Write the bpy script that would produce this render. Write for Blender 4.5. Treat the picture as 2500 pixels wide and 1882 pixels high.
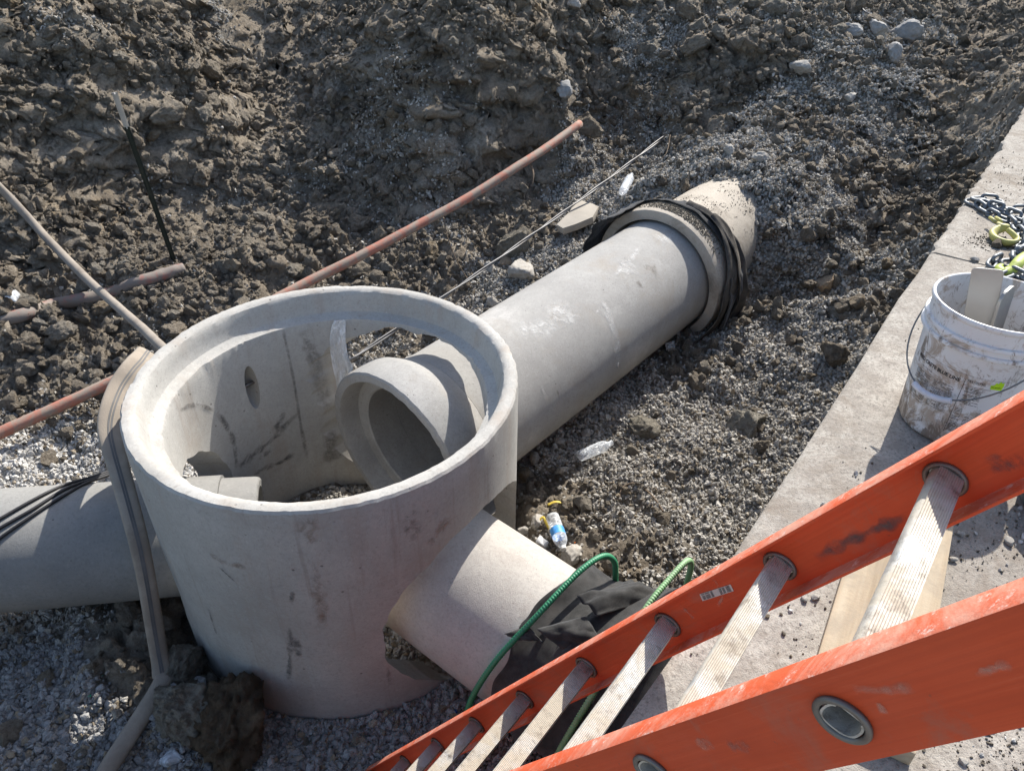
import bpy, bmesh, math, random
import numpy as np
from mathutils import Vector, Matrix, Quaternion, noise as mnoise

for o in list(bpy.data.objects): bpy.data.objects.remove(o, do_unlink=True)
scene = bpy.context.scene
COL = scene.collection
R = math.radians
random.seed(7); RNG = np.random.default_rng(7)

# ------------------------------------------------------------------ camera
FPX, PITCH, ROLL, CAMZ = 1856.93, 0.621314, 0.0139132, 2.81      # focal length in photo pixels, radians, metres above trench floor
_f = Vector((0, math.cos(PITCH), -math.sin(PITCH))); _u = Vector((0, math.sin(PITCH), math.cos(PITCH))); _r = Vector((1, 0, 0))
CR = _r*math.cos(ROLL) + _u*math.sin(ROLL); CU = -_r*math.sin(ROLL) + _u*math.cos(ROLL); CF = _f
cd = bpy.data.cameras.new('camera'); cam = bpy.data.objects.new('camera', cd); COL.objects.link(cam)
cd.sensor_width = 36.0; cd.lens = 36.0*FPX/2500.0; cd.clip_start = 0.02; cd.clip_end = 500
mw = Matrix((CR, CU, -CF)).transposed().to_4x4(); mw.translation = Vector((0, 0, CAMZ)); cam.matrix_world = mw
scene.camera = cam

# ------------------------------------------------------------------ sky, sun, exposure
SUN_AZ, SUN_EL = R(59.5), R(43.0)                                 # azimuth from +X towards +Y
w = bpy.data.worlds.new('World'); scene.world = w; w.use_nodes = True
wn = w.node_tree; bg = wn.nodes['Background']; sk = wn.nodes.new('ShaderNodeTexSky'); sk.sky_type = 'NISHITA'
sk.sun_disc = False; sk.sun_elevation = SUN_EL; sk.sun_rotation = math.pi/2 - SUN_AZ
wn.links.new(sk.outputs[0], bg.inputs[0]); bg.inputs[1].default_value = 0.12; sk.dust_density = 1.5; sk.ozone_density = .6
sd = bpy.data.lights.new('sun', 'SUN'); sun = bpy.data.objects.new('sun', sd); COL.objects.link(sun)
sd.energy = 4.0; sd.angle = R(0.53); sd.color = (1.0, 0.96, 0.89)
SUNV = Vector((math.cos(SUN_EL)*math.cos(SUN_AZ), math.cos(SUN_EL)*math.sin(SUN_AZ), math.sin(SUN_EL)))
sun.rotation_euler = SUNV.to_track_quat('Z', 'Y').to_euler(); sun.location = (3, 6, 9)
vs = scene.view_settings; vs.view_transform = 'Standard'; vs.look = 'None'; vs.exposure = 0.95; vs.gamma = 1.0; vs.use_curve_mapping = False
scene.render.engine = 'CYCLES'; scene.cycles.max_bounces = 6; scene.cycles.diffuse_bounces = 4; scene.cycles.glossy_bounces = 2; scene.cycles.transparent_max_bounces = 8

# ------------------------------------------------------------------ pixel -> place (photo is 2500 x 1882; heights above the trench floor)
def ray(px, py):
    return CR*((px-1250)/FPX) - CU*((py-941)/FPX) + CF
def at(px, py, z):
    d = ray(px, py); return Vector((0, 0, CAMZ)) + d*((z-CAMZ)/d.z)
def on_plane(px, py, p, n):
    d = ray(px, py); o = Vector((0, 0, CAMZ)); return o + d*((p-o).dot(n)/d.dot(n))
K = 2500/2212                                                      # photo px per viewing px

# ------------------------------------------------------------------ object helpers
def tag(o, label=None, cat=None, group=None, kind=None):
    if label: o['label'] = label
    if cat: o['category'] = cat
    if group: o['group'] = group
    if kind: o['kind'] = kind
    return o
def empty(name, loc, label=None, cat=None, group=None):
    o = bpy.data.objects.new(name, None); COL.objects.link(o); o.location = loc; o.empty_display_size = .1
    return tag(o, label, cat, group)
def link_mesh(name, me, mat=None, parent=None, smooth=False, auto=None):
    o = bpy.data.objects.new(name, me); COL.objects.link(o)
    if mat:
        me.materials.clear(); me.materials.append(mat)
    if smooth: me.polygons.foreach_set('use_smooth', [True]*len(me.polygons))
    if auto is not None: me.set_sharp_from_angle(angle=R(auto))
    if parent is not None:
        o.parent = parent; o.location = -Vector(parent.location)   # mesh coordinates are world coordinates
    return o
def mesh_from(name, verts, faces):
    me = bpy.data.meshes.new(name); me.from_pydata([tuple(v) for v in verts], [], [tuple(f) for f in faces]); me.update(); return me
def from_bm(name, bm):
    bmesh.ops.recalc_face_normals(bm, faces=bm.faces)
    me = bpy.data.meshes.new(name); bm.to_mesh(me); bm.free(); return me
def frame_of(d, upv=Vector((0, 0, 1))):
    d = Vector(d).normalized()
    if abs(d.dot(upv)) > .98: upv = Vector((0, 1, 0))
    h = upv.cross(d).normalized(); return d, h, d.cross(h).normalized()     # axis, side, up
def lathe(prof, origin, axis, seg=96, jitter=0.0, closed=False):
    """prof: list of (s along axis, radius); returns verts, faces"""
    d, h, n = frame_of(axis); V = []; F = []; m = len(prof)
    for j in range(seg):
        a = 2*math.pi*j/seg; c = h*math.cos(a)+n*math.sin(a)
        for (s, r) in prof: V.append(Vector(origin)+d*s+c*r)
    for j in range(seg):
        k = (j+1) % seg
        for i in range(m if closed else m-1):
            i2 = (i+1) % m
            F.append((j*m+i, j*m+i2, k*m+i2, k*m+i))
    return V, F
def catmull(pts, n=8):
    P = [Vector(p) for p in pts]; P = [P[0]*2-P[1]] + P + [P[-1]*2-P[-2]]; out = []
    for i in range(1, len(P)-2):
        a, b, c, d = P[i-1:i+3]
        for k in range(n):
            t = k/n; out.append(.5*((2*b)+(c-a)*t+(2*a-5*b+4*c-d)*t*t+(3*b-a-3*c+d)*t**3))
    out.append(P[-2]); return out
def tube(path, radius, seg=10, rx=None, up0=None, cap=True, rfun=None):
    """sweep a circle (or ellipse: radius sideways, rx along the normal) along a path"""
    P = [Vector(p) for p in path]; V = []; F = []; T = []
    for i in range(len(P)):
        T.append(((P[min(i+1, len(P)-1)])-(P[max(i-1, 0)])).normalized())
    up = Vector(up0) if up0 is not None else (Vector((0, 0, 1)) if abs(T[0].z) < .9 else Vector((0, 1, 0)))
    for i, p in enumerate(P):
        side = up.cross(T[i]).normalized(); up = T[i].cross(side).normalized()
        r = radius(i/(len(P)-1)) if callable(radius) else radius
        q = (rx(i/(len(P)-1)) if callable(rx) else rx) if rx is not None else r
        for j in range(seg):
            a = 2*math.pi*j/seg; k = rfun(i, j) if rfun else 1.0
            V.append(p + side*(r*k*math.cos(a)) + up*(q*k*math.sin(a)))
    for i in range(len(P)-1):
        for j in range(seg):
            j2 = (j+1) % seg; F.append((i*seg+j, i*seg+j2, (i+1)*seg+j2, (i+1)*seg+j))
    if cap:
        F.append(tuple(range(seg))[::-1]); F.append(tuple((len(P)-1)*seg+j for j in range(seg)))
    return V, F
def boxv(c, ax, ay, az, sx, sy, sz):
    c, ax, ay, az = Vector(c), Vector(ax), Vector(ay), Vector(az); V = []
    for k in (-1, 1):
        for (i, j) in ((-1, -1), (1, -1), (1, 1), (-1, 1)): V.append(c+ax*(i*sx/2)+ay*(j*sy/2)+az*(k*sz/2))
    return V, [(3, 2, 1, 0), (4, 5, 6, 7), (0, 1, 5, 4), (1, 2, 6, 5), (2, 3, 7, 6), (3, 0, 4, 7)]
def bev(me, width, seg=2, angle=30):
    bm = bmesh.new(); bm.from_mesh(me)
    bmesh.ops.recalc_face_normals(bm, faces=bm.faces)
    ed = [e for e in bm.edges if len(e.link_faces) == 2 and e.calc_face_angle(0) > R(angle)]
    bmesh.ops.bevel(bm, geom=ed, offset=width, segments=seg, profile=.6, affect='EDGES'); bm.to_mesh(me); bm.free(); me.update(); return me

# ------------------------------------------------------------------ numpy noise
def _h(ix, iy, iz, seed):
    n = (ix.astype(np.int64)*374761393 + iy.astype(np.int64)*668265263 + iz.astype(np.int64)*1442695041 + int(seed)*69069) & 0xffffffff
    n = ((n ^ (n >> 13))*1274126177) & 0xffffffff
    n = ((n ^ (n >> 16))*2246822519) & 0xffffffff
    return ((n ^ (n >> 15)) & 0xffffff)/float(0xffffff)
def vnoise(x, y, seed=0, z=None):
    if z is None: z = np.zeros_like(x)
    ix, iy, iz = np.floor(x), np.floor(y), np.floor(z); fx, fy, fz = x-ix, y-iy, z-iz
    ux, uy, uz = fx*fx*fx*(fx*(fx*6-15)+10), fy*fy*fy*(fy*(fy*6-15)+10), fz*fz*fz*(fz*(fz*6-15)+10)
    r = 0
    for dz in ((0, 1) if z.any() else (0,)):
        wz = uz if dz else 1-uz
        for dx in (0, 1):
            for dy in (0, 1):
                r = r + _h(ix+dx, iy+dy, iz+dz, seed)*(ux if dx else 1-ux)*(uy if dy else 1-uy)*wz
    return r*2-1
def fbm(x, y, seed=0, oct=4, gain=.5, z=None):
    r = 0; a = 1.0; f = 1.0
    for k in range(oct):
        r = r + a*vnoise(x*f+k*17.3, y*f-k*9.1, seed+k*31, None if z is None else z*f+k*5.7); a *= gain; f *= 2.03
    return r
def domes(x, y, seed=0, rmin=.35, rmax=.75, pw=.6):
    """rounded lumps, one per cell: 0..1"""
    ix, iy = np.floor(x), np.floor(y); best = np.zeros_like(x); zz = np.zeros_like(ix)
    for dx in (-1, 0, 1):
        for dy in (-1, 0, 1):
            cx, cy = ix+dx, iy+dy
            px = cx+_h(cx, cy, zz, seed); py = cy+_h(cx, cy, zz, seed+1)
            rr = rmin+(rmax-rmin)*_h(cx, cy, zz, seed+2); hh = .45+.55*_h(cx, cy, zz, seed+3)
            an = _h(cx, cy, zz, seed+4)*3.14; ca, sa = np.cos(an), np.sin(an)
            ex, ey = (x-px), (y-py); d2 = ((ex*ca+ey*sa)**2+((ey*ca-ex*sa)*1.35)**2)/(rr*rr)
            best = np.maximum(best, hh*rr/rmax*np.clip(1-d2, 0, 1)**pw)
    return best
def sstep(a, b, x):
    t = np.clip((x-a)/(b-a), 0, 1); return t*t*(3-2*t)
# ------------------------------------------------------------------ materials (all node based, object/generated coordinates)
class Mat:
    def __init__(s, name, rough=.8, metal=0.0, color=(.5, .5, .5), spec=.35):
        s.m = bpy.data.materials.new(name); s.m.use_nodes = True; s.t = s.m.node_tree; s.b = s.t.nodes['Principled BSDF']
        s.b.inputs['Roughness'].default_value = rough; s.b.inputs['Metallic'].default_value = metal
        s.b.inputs['Base Color'].default_value = (*color, 1); s.b.inputs['Specular IOR Level'].default_value = spec
        tc = s.t.nodes.new('ShaderNodeTexCoord'); s.obj = tc.outputs['Object']
        s.h = None
    def n(s, typ, props=None, **inp):
        nd = s.t.nodes.new('ShaderNode'+typ)
        for k, v in (props or {}).items(): setattr(nd, k, v)
        for k, v in inp.items(): s.put(nd, k.replace('_', ' '), v)
        return nd
    def put(s, nd, key, v):
        if key.isdigit(): i = nd.inputs[int(key)]
        else: i = nd.inputs[key]
        if hasattr(v, 'is_linked') or isinstance(v, bpy.types.NodeSocket): s.t.links.new(v, i)
        else: i.default_value = (*v, 1) if (isinstance(v, tuple) and len(v) == 3 and i.type == 'RGBA') else v
    def map(s, scale=(1, 1, 1), loc=(0, 0, 0), rot=(0, 0, 0), vec=None):
        nd = s.n('Mapping'); s.t.links.new(vec or s.obj, nd.inputs[0]); nd.inputs['Scale'].default_value = scale; nd.inputs['Location'].default_value = loc; nd.inputs['Rotation'].default_value = rot
        return nd.outputs[0]
    def noise(s, scale, detail=5, rough=.55, vec=None, dist=0.0):
        nd = s.n('TexNoise'); s.t.links.new(vec or s.obj, nd.inputs['Vector']); nd.inputs['Scale'].default_value = scale
        nd.inputs['Detail'].default_value = detail; nd.inputs['Roughness'].default_value = rough; nd.inputs['Distortion'].default_value = dist
        return nd.outputs['Fac']
    def vor(s, scale, feature='F1', vec=None, rand=1.0, out='Distance'):
        nd = s.n('TexVoronoi', {'feature': feature}); s.t.links.new(vec or s.obj, nd.inputs['Vector']); nd.inputs['Scale'].default_value = scale
        nd.inputs['Randomness'].default_value = rand
        return nd.outputs[out]
    def ramp(s, fac, stops, interp='LINEAR'):
        nd = s.n('ValToRGB'); s.t.links.new(fac, nd.inputs[0]); cr = nd.color_ramp; cr.interpolation = interp
        while len(cr.elements) < len(stops): cr.elements.new(.5)
        for e, (p, c) in zip(cr.elements, stops):
            e.position = p; e.color = (c, c, c, 1) if isinstance(c, (int, float)) else (*c, 1)
        return nd.outputs[0]
    def mix(s, fac, a, b, blend='MIX'):
        nd = s.n('Mix', {'data_type': 'RGBA', 'blend_type': blend})
        for idx, v in ((0, fac), (6, a), (7, b)):
            i = nd.inputs[idx]
            if isinstance(v, bpy.types.NodeSocket): s.t.links.new(v, i)
            else: i.default_value = (*v, 1) if isinstance(v, tuple) else ((v, v, v, 1) if idx else v)
        return nd.outputs[2]
    def math(s, op, a, b=0.0, c=None):
        nd = s.n('Math', {'operation': op})
        for idx, v in ((0, a), (1, b), (2, c)):
            if v is None: continue
            if isinstance(v, bpy.types.NodeSocket): s.t.links.new(v, nd.inputs[idx])
            else: nd.inputs[idx].default_value = v
        return nd.outputs[0]
    def color(s, c): s.t.links.new(c, s.b.inputs['Base Color']); return s
    def rough(s, c): s.t.links.new(c, s.b.inputs['Roughness']); return s
    def bump(s, height, strength=.5, dist=.01):
        nd = s.n('Bump'); s.t.links.new(height, nd.inputs['Height']); nd.inputs['Strength'].default_value = strength; nd.inputs['Distance'].default_value = dist
        if s.h: s.t.links.new(s.h, nd.inputs['Normal'])
        s.h = nd.outputs[0]; s.t.links.new(s.h, s.b.inputs['Normal']); return s
    def rand(s): return s.n('ObjectInfo').outputs['Random']
    def sep(s, vec=None):
        nd = s.n('SeparateXYZ'); s.t.links.new(vec or s.obj, nd.inputs[0]); return nd.outputs
    def alpha(s, a): s.t.links.new(a, s.b.inputs['Alpha']); return s

def concrete(name, base, dark, dirt, dirt_amt=.5, pores=60, streak=None, streak_amt=.6, rough_patch=0.0, grain=.35, light=None):
    m = Mat(name, rough=.88, spec=.25)
    big = m.ramp(m.noise(2.3, 4, .66), [(.30, dark), (.55, base), (.75, light or tuple(min(1, c*1.12) for c in base))])
    c = m.mix(m.ramp(m.noise(13, 5, .75), [(.35, 0.0), (.66, .6)]), big, tuple(c*.80 for c in base))
    c = m.mix(m.ramp(m.noise(85, 4, .85), [(.36, .5), (.50, 0.0)]), c, tuple(x*.60 for x in base))
    c = m.mix(m.ramp(m.noise(60, 4, .85, vec=m.map((1, 1, 1), (5, 2, 8))), [(.56, 0.0), (.70, .45)]), c, tuple(min(.7, x*1.3) for x in base))
    c = m.mix(m.ramp(m.noise(4.1, 5, .7, dist=.4), [(.52, 0.0), (.70, dirt_amt)]), c, dirt)
    if streak:
        sv = m.map((9, 9, .9)); c = m.mix(m.ramp(m.noise(1.0, 5, .6, vec=sv), [(.52, 0.0), (.70, streak_amt)]), c, streak)
        sv = m.map((31, 31, 1.6), (3, 1, 2)); c = m.mix(m.ramp(m.noise(1.0, 4, .6, vec=sv), [(.60, 0.0), (.74, streak_amt*.8)]), c, tuple(x*.55 for x in streak))
    po = m.ramp(m.vor(pores), [(.05, 1.0), (.10, 0.0)])
    gate = m.ramp(m.noise(6, 3, .6), [(.48, 0.0), (.58, 1.0)])
    pg = m.math('MULTIPLY', po, gate)
    c = m.mix(m.math('MULTIPLY', pg, .65), c, (.05, .045, .04))
    m.color(c)
    m.bump(m.noise(9, 5, .6), .12, .012)
    m.bump(m.noise(210, 3, .8), grain*1.1, .004)
    m.bump(m.math('SUBTRACT', 1.0, pg), .4, .004)
    return m.m

def build_soil():
    m = Mat('soil', rough=.95, spec=.12)
    c = m.ramp(m.noise(.9, 4, .6), [(.30, (0.228, 0.187, 0.140)), (.5, (0.318, 0.268, 0.207)), (.72, (0.402, 0.346, 0.275))])
    c = m.mix(m.ramp(m.noise(3.2, 4, .65, dist=.6), [(.52, 0.0), (.68, .75)]), c, (0.462, 0.398, 0.313))       # dry crust
    c = m.mix(m.ramp(m.noise(2.1, 3, .6, vec=m.map((1, 1, 1), (7, 3, 1))), [(.60, 0.0), (.72, .7)]), c, (0.432, 0.318, 0.189))   # yellow clay
    c = m.mix(m.ramp(m.noise(1.7, 3, .6, vec=m.map((1, 1, 1), (2, 9, 4))), [(.55, 0.0), (.7, .6)]), c, (0.384, 0.358, 0.313))    # grey clay
    c = m.mix(m.ramp(m.noise(38, 3, .7), [(.38, .55), (.58, 0.0)]), c, (0.138, 0.111, 0.081))
    gr = m.ramp(m.vor(85), [(.10, 1.0), (.22, 0.0)]); gate = m.ramp(m.noise(2.6, 2, .6), [(.45, 0.0), (.65, .8)])
    c = m.mix(m.math('MULTIPLY', gr, gate), c, (0.500, 0.500, 0.443))                                              # grit
    gv = m.n('Attribute', {'attribute_name': 'grav'}).outputs['Fac']
    vn = m.n('TexVoronoi'); m.t.links.new(m.obj, vn.inputs['Vector']); vn.inputs['Scale'].default_value = 46
    pc = m.ramp(m.sep(vn.outputs['Color'])[0], [(0.0, (0.252, 0.225, 0.186)), (.5, (0.432, 0.393, 0.333)), (1.0, (0.500, 0.500, 0.475))])
    pc = m.mix(m.ramp(vn.outputs['Distance'], [(.35, 0.0), (.75, .8)]), pc, (0.128, 0.099, 0.067))
    gm = m.ramp(m.math('ADD', gv, m.math('MULTIPLY', m.math('SUBTRACT', m.noise(7, 4, .7), .5), .9)), [(.30, 0.0), (.50, 1.0)])
    c = m.mix(gm, c, pc)
    m.color(c)
    m.bump(m.noise(42, 6, .78), 1.0, .035); m.bump(m.math('MULTIPLY', m.math('SUBTRACT', .8, vn.outputs['Distance']), gm), .8, .012)
    return m.m
def build_clod(name='clod', pale=0.0):
    m = Mat(name, rough=.95, spec=.12); r = m.rand()
    c = m.ramp(r, [(0.0, (0.258, 0.214, 0.162)), (.35, (0.342, 0.289, 0.225)), (.7, (0.414, 0.358, 0.283)), (.9, (0.408, 0.375, 0.319)), (1.0, (0.432, 0.323, 0.200))])
    c = m.mix(m.ramp(m.noise(2.2, 3, .65), [(.42, 0.0), (.66, .7)]), c, (0.480, 0.422, 0.340))
    if pale: c = m.mix(pale, c, (0.500, 0.474, 0.394))
    c = m.mix(m.ramp(m.noise(9, 3, .7), [(.38, .4), (.58, 0.0)]), c, (0.180, 0.144, 0.106))
    m.color(c); m.bump(m.noise(4.5, 6, .78), 1.0, .12); return m.m
def simple0(name, col):
    m = Mat(name, rough=.95, spec=.12)
    c = m.ramp(m.noise(3, 5, .7), [(.3, tuple(x*.5 for x in col)), (.55, col), (.75, tuple(x*1.7 for x in col))])
    c = m.mix(m.ramp(m.noise(9, 4, .75), [(.55, 0.0), (.68, .7)]), c, (.27, .235, .19))
    m.color(c); m.bump(m.noise(5, 8, .8), 1.0, .25); return m.m
def build_gravel(name, lo, mid, hi):
    m = Mat(name, rough=.9, spec=.2); r = m.rand()
    c = m.ramp(r, [(0.0, lo), (.3, mid), (.8, hi), (.93, (0.330, 0.263, 0.177)), (1.0, (0.176, 0.147, 0.112))])
    c = m.mix(m.ramp(m.noise(1.6, 2, .65), [(.45, 0.0), (.7, .55)]), c, tuple(x*.62 for x in mid))
    m.color(c); m.bump(m.noise(3.0, 3, .65), .5, .1); return m.m

M = {}
M['soil'] = build_soil()
M['clod'] = build_clod(); M['brown_clod'] = simple0('brown_clod', (.26, .19, .125)); M['pale_clod'] = build_clod('pale_clod', .45)
M['gravel'] = build_gravel('gravel', (.300, .278, .240), (.435, .405, .358), (.550, .520, .468))
M['gravel_white'] = build_gravel('gravel_white', (.420, .405, .380), (.560, .540, .505), (.660, .640, .600))
M['gravel_grey'] = build_gravel('gravel_grey', (.200, .195, .190), (.290, .282, .272), (.400, .390, .375))
M['manhole'] = concrete('manhole_concrete', (.440, .424, .390), (.345, .330, .300), (.335, .295, .245), .4, 17, streak=(0.328, 0.245, 0.180), streak_amt=.34)
M['pipe_grey'] = concrete('pipe_concrete_grey', (0.378, 0.365, 0.340), (0.297, 0.285, 0.268), (0.307, 0.265, 0.214), .45, 24, light=(0.532, 0.509, 0.476))
M['pipe_dusty'] = concrete('pipe_concrete_dusty', (0.450, 0.400, 0.330), (0.348, 0.300, 0.243), (0.174, 0.145, 0.112), .8, 60)
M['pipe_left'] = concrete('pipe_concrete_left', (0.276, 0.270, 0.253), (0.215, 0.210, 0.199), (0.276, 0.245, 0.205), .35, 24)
M['pipe_front'] = concrete('pipe_concrete_front', (0.481, 0.440, 0.399), (0.409, 0.370, 0.336), (0.307, 0.234, 0.194), .3, 55, grain=.9)
def speck_front():
    m = concrete('pipe_concrete_speckled', (0.450, 0.420, 0.379), (0.369, 0.340, 0.306), (0.276, 0.234, 0.199), .5, 46, grain=.45)
    return m
M['pipe_front'] = speck_front()

def build_slab():
    m = Mat('pavement_concrete', rough=.92, spec=.2)
    c = m.ramp(m.noise(1.4, 6, .65), [(.3, (0.316, 0.284, 0.245)), (.55, (0.409, 0.378, 0.331)), (.75, (0.484, 0.450, 0.400))])
    c = m.mix(m.ramp(m.noise(14, 6, .8), [(.38, .8), (.58, 0.0)]), c, (0.251, 0.221, 0.189))
    c = m.mix(m.ramp(m.noise(120, 3, .8), [(.34, .8), (.52, 0.0)]), c, (0.177, 0.158, 0.138))
    c = m.mix(m.ramp(m.noise(3.4, 7, .74, dist=.5), [(.50, 0.0), (.64, .75)]), c, (0.214, 0.176, 0.138))           # trodden dirt
    sp = m.ramp(m.vor(52), [(.04, 1.0), (.09, 0.0)]); c = m.mix(m.math('MULTIPLY', sp, .8), c, (0.065, 0.054, 0.043))
    m.color(c); m.bump(m.noise(26, 6, .7), .45, .012); m.bump(m.noise(260, 3, .75), .7, .004)
    return m.m
M['slab'] = build_slab()

def build_orange():
    m = Mat('orange_fibreglass', rough=.55, spec=.35)
    c = m.ramp(m.noise(3.0, 5, .6), [(.3, (.50, .062, .018)), (.6, (.62, .085, .024)), (.8, (.66, .115, .040))])
    c = m.mix(m.ramp(m.noise(1.0, 6, .75, vec=m.map((5, 5, 5), (1, 4, 2))), [(.57, 0.0), (.70, .55)]), c, (.42, .16, .10))   # chalky scuff
    c = m.mix(m.ramp(m.noise(60, 4, .7), [(.66, 0.0), (.74, .55)]), c, (.12, .07, .05))
    def dot(v):
        nd = m.n('VectorMath', {'operation': 'DOT_PRODUCT'}); m.t.links.new(m.obj, nd.inputs[0]); nd.inputs[1].default_value = v; return nd.outputs['Value']
    cb = m.n('CombineXYZ'); m.t.links.new(m.math('MULTIPLY', dot((-.412, .288, -.8645)), 2.5), cb.inputs[0]); m.t.links.new(m.math('MULTIPLY', dot((-.70, .49, .5)), 160), cb.inputs[1]); m.t.links.new(m.math('MULTIPLY', dot((-.597, -.802, .017)), 60), cb.inputs[2])
    fib = m.noise(1.0, 4, .6, vec=cb.outputs[0]); c = m.mix(m.ramp(fib, [(.42, .22), (.56, 0.0)]), c, (.40, .05, .016)); c = m.mix(m.ramp(fib, [(.60, 0.0), (.74, .3)]), c, (.66, .15, .07))
    c = m.mix(m.ramp(m.noise(5, 6, .75, dist=1.0, vec=m.map((1, 1, 1), (4, 4, 1))), [(.55, 0.0), (.68, .45)]), c, (.33, .13, .085))
    m.color(c); m.bump(fib, .2, .002)
    m.rough(m.ramp(m.noise(9, 4, .6), [(.3, .42), (.7, .72)])); return m.m
M['orange'] = build_orange()
def build_orange_edge():
    m = Mat('orange_fibreglass_worn', rough=.7, spec=.3)
    c = m.mix(m.ramp(m.noise(7, 6, .8, dist=.8), [(.42, 0.0), (.62, .8)]), (.60, .10, .035), (.62, .33, .24))
    c = m.mix(m.ramp(m.noise(40, 5, .8), [(.58, 0.0), (.68, .8)]), c, (.72, .60, .52))
    m.color(c); m.bump(m.noise(60, 4, .7), .3, .004); return m.m
M['orange_edge'] = build_orange_edge()
def build_alu():
    m = Mat('rung_aluminium', rough=.42, metal=.8, color=(.62, .61, .58), spec=.5)
    mud = m.ramp(m.noise(11, 6, .72, dist=.5), [(.34, 0.0), (.56, 1.0)])
    c = m.mix(mud, (.60, .59, .57), (.46, .41, .33)); c = m.mix(m.ramp(m.noise(34, 5, .75), [(.52, 0.0), (.66, .8)]), c, (.25, .21, .165))
    m.color(c); m.put(m.b, 'Metallic', m.math('SUBTRACT', .8, m.math('MULTIPLY', mud, .75)))
    m.rough(m.ramp(mud, [(0, .36), (1, .85)])); m.bump(m.noise(60, 5, .7), .4, .004); return m.m
M['alu'] = build_alu()
def simple(name, col, rough=.7, metal=0.0, var=.25, scale=8, bump=.2, bscale=80, spec=.35, dirt=None, dirt_amt=.6, dirt_th=.5, dscale=6):
    m = Mat(name, rough=rough, metal=metal, spec=spec)
    c = m.ramp(m.noise(scale, 5, .6), [(.3, tuple(x*(1-var) for x in col)), (.7, tuple(min(1, x*(1+var)) for x in col))])
    if dirt: c = m.mix(m.ramp(m.noise(dscale, 7, .72, dist=.4), [(dirt_th, 0.0), (dirt_th+.14, dirt_amt)]), c, dirt)
    m.color(c)
    if bump: m.bump(m.noise(bscale, 4, .65), bump, .004)
    return m.m
M['collar'] = simple('rung_collar_metal', (.20, .18, .16), .5, .6, dirt=(.16, .10, .07))
M['hose'] = simple('lay_flat_hose', (.26, .22, .175), .85, var=.15, scale=5, dirt=(.36, .31, .25), dirt_amt=.6, dirt_th=.48, bscale=140, bump=.3)
M['hose_stripe'] = simple('hose_stripe', (.135, .13, .125), .85)
M['conduit_grey'] = simple('conduit_dusty', (.27, .235, .195), .85, var=.15, dirt=(.17, .14, .115), dirt_th=.5)
M['red_conduit'] = simple('red_conduit', (.47, .125, .085), .75, var=.15, scale=6, dirt=(.215, .175, .145), dirt_amt=.92, dirt_th=.50, dscale=9)
M['red_dusty'] = simple('red_conduit_dusty', (.36, .145, .10), .8, var=.12, scale=6, dirt=(.27, .22, .175), dirt_amt=.95, dirt_th=.42, dscale=9)
M['red_dirty'] = simple('red_conduit_muddy', (.34, .12, .09), .8, var=.15, scale=6, dirt=(.20, .175, .15), dirt_amt=.97, dirt_th=.34, dscale=6)
M['fabric'] = simple('black_geotextile', (.045, .044, .042), .95, var=.35, scale=30, bump=.6, bscale=420, spec=.15, dirt=(.075, .068, .060), dirt_amt=.5, dirt_th=.5)
M['fabric'].node_tree.nodes['Principled BSDF'].inputs['Sheen Weight'].default_value = .25; M['fabric'].node_tree.nodes['Principled BSDF'].inputs['Sheen Roughness'].default_value = .4
M['fabric_dusty'] = simple('dusty_geotextile', (.070, .064, .057), .95, var=.35, scale=20, bump=.6, bscale=420, spec=.15, dirt=(.17, .15, .125), dirt_amt=.6, dirt_th=.48)
M['green_bar'] = simple('green_epoxy', (.035, .215, .105), .45, var=.15, bump=.1, spec=.5, dirt=(.16, .26, .16), dirt_amt=.35, dirt_th=.55)
M['pale_green_bar'] = simple('pale_green_epoxy', (.20, .37, .17), .5, var=.15, bump=.1, spec=.5, dirt=(.28, .33, .22), dirt_amt=.4, dirt_th=.5)
M['post'] = simple('post_green', (.018, .026, .020), .55, var=.2, dirt=(.09, .075, .055), dirt_amt=.5, dirt_th=.55)
M['post_white'] = simple('post_white', (.42, .40, .36), .7)
M['wire'] = simple('grey_strand', (.21, .205, .20), .55, .5, dirt=(.12, .10, .08))
M['cable'] = simple('black_cable', (.022, .022, .024), .55, dirt=(.10, .09, .08), dirt_amt=.35)
M['root'] = simple('root', (.17, .125, .085), .9)
M['steel'] = simple('brushed_steel', (.36, .355, .34), .48, .75, var=.12, scale=3, bump=.25, bscale=30, dirt=(.30, .27, .23), dirt_amt=.5, dirt_th=.56)
M['chain'] = simple('chain_steel', (.17, .18, .19), .5, .7, var=.2, dirt=(.17, .15, .13), dirt_amt=.5)
M['hook'] = simple('yellow_paint', (.40, .37, .11), .5, var=.15, dirt=(.24, .21, .14), dirt_amt=.7, dirt_th=.50, dscale=30)
M['hook_shine'] = simple('hi_vis_green_paint', (.36, .42, .07), .5, var=.15, dirt=(.20, .22, .08), dirt_amt=.6, dirt_th=.54, dscale=30)
M['black_rubber'] = simple('dark_plastic', (.045, .05, .055), .6, dirt=(.15, .14, .12))
def build_wood():
    m = Mat('weathered_board', rough=.85, spec=.2)
    g = m.noise(1.0, 6, .6, vec=m.map((34, 2.2, 34)))
    c = m.ramp(g, [(.3, (.24, .18, .115)), (.5, (.36, .285, .195)), (.72, (.43, .36, .26))])
    c = m.mix(m.ramp(m.noise(8, 6, .72, dist=.5), [(.44, 0.0), (.62, .7)]), c, (.27, .225, .17))
    m.color(c); m.bump(g, .35, .006); m.bump(m.noise(120, 4, .7), .3, .003); return m.m
M['wood'] = build_wood()
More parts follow.
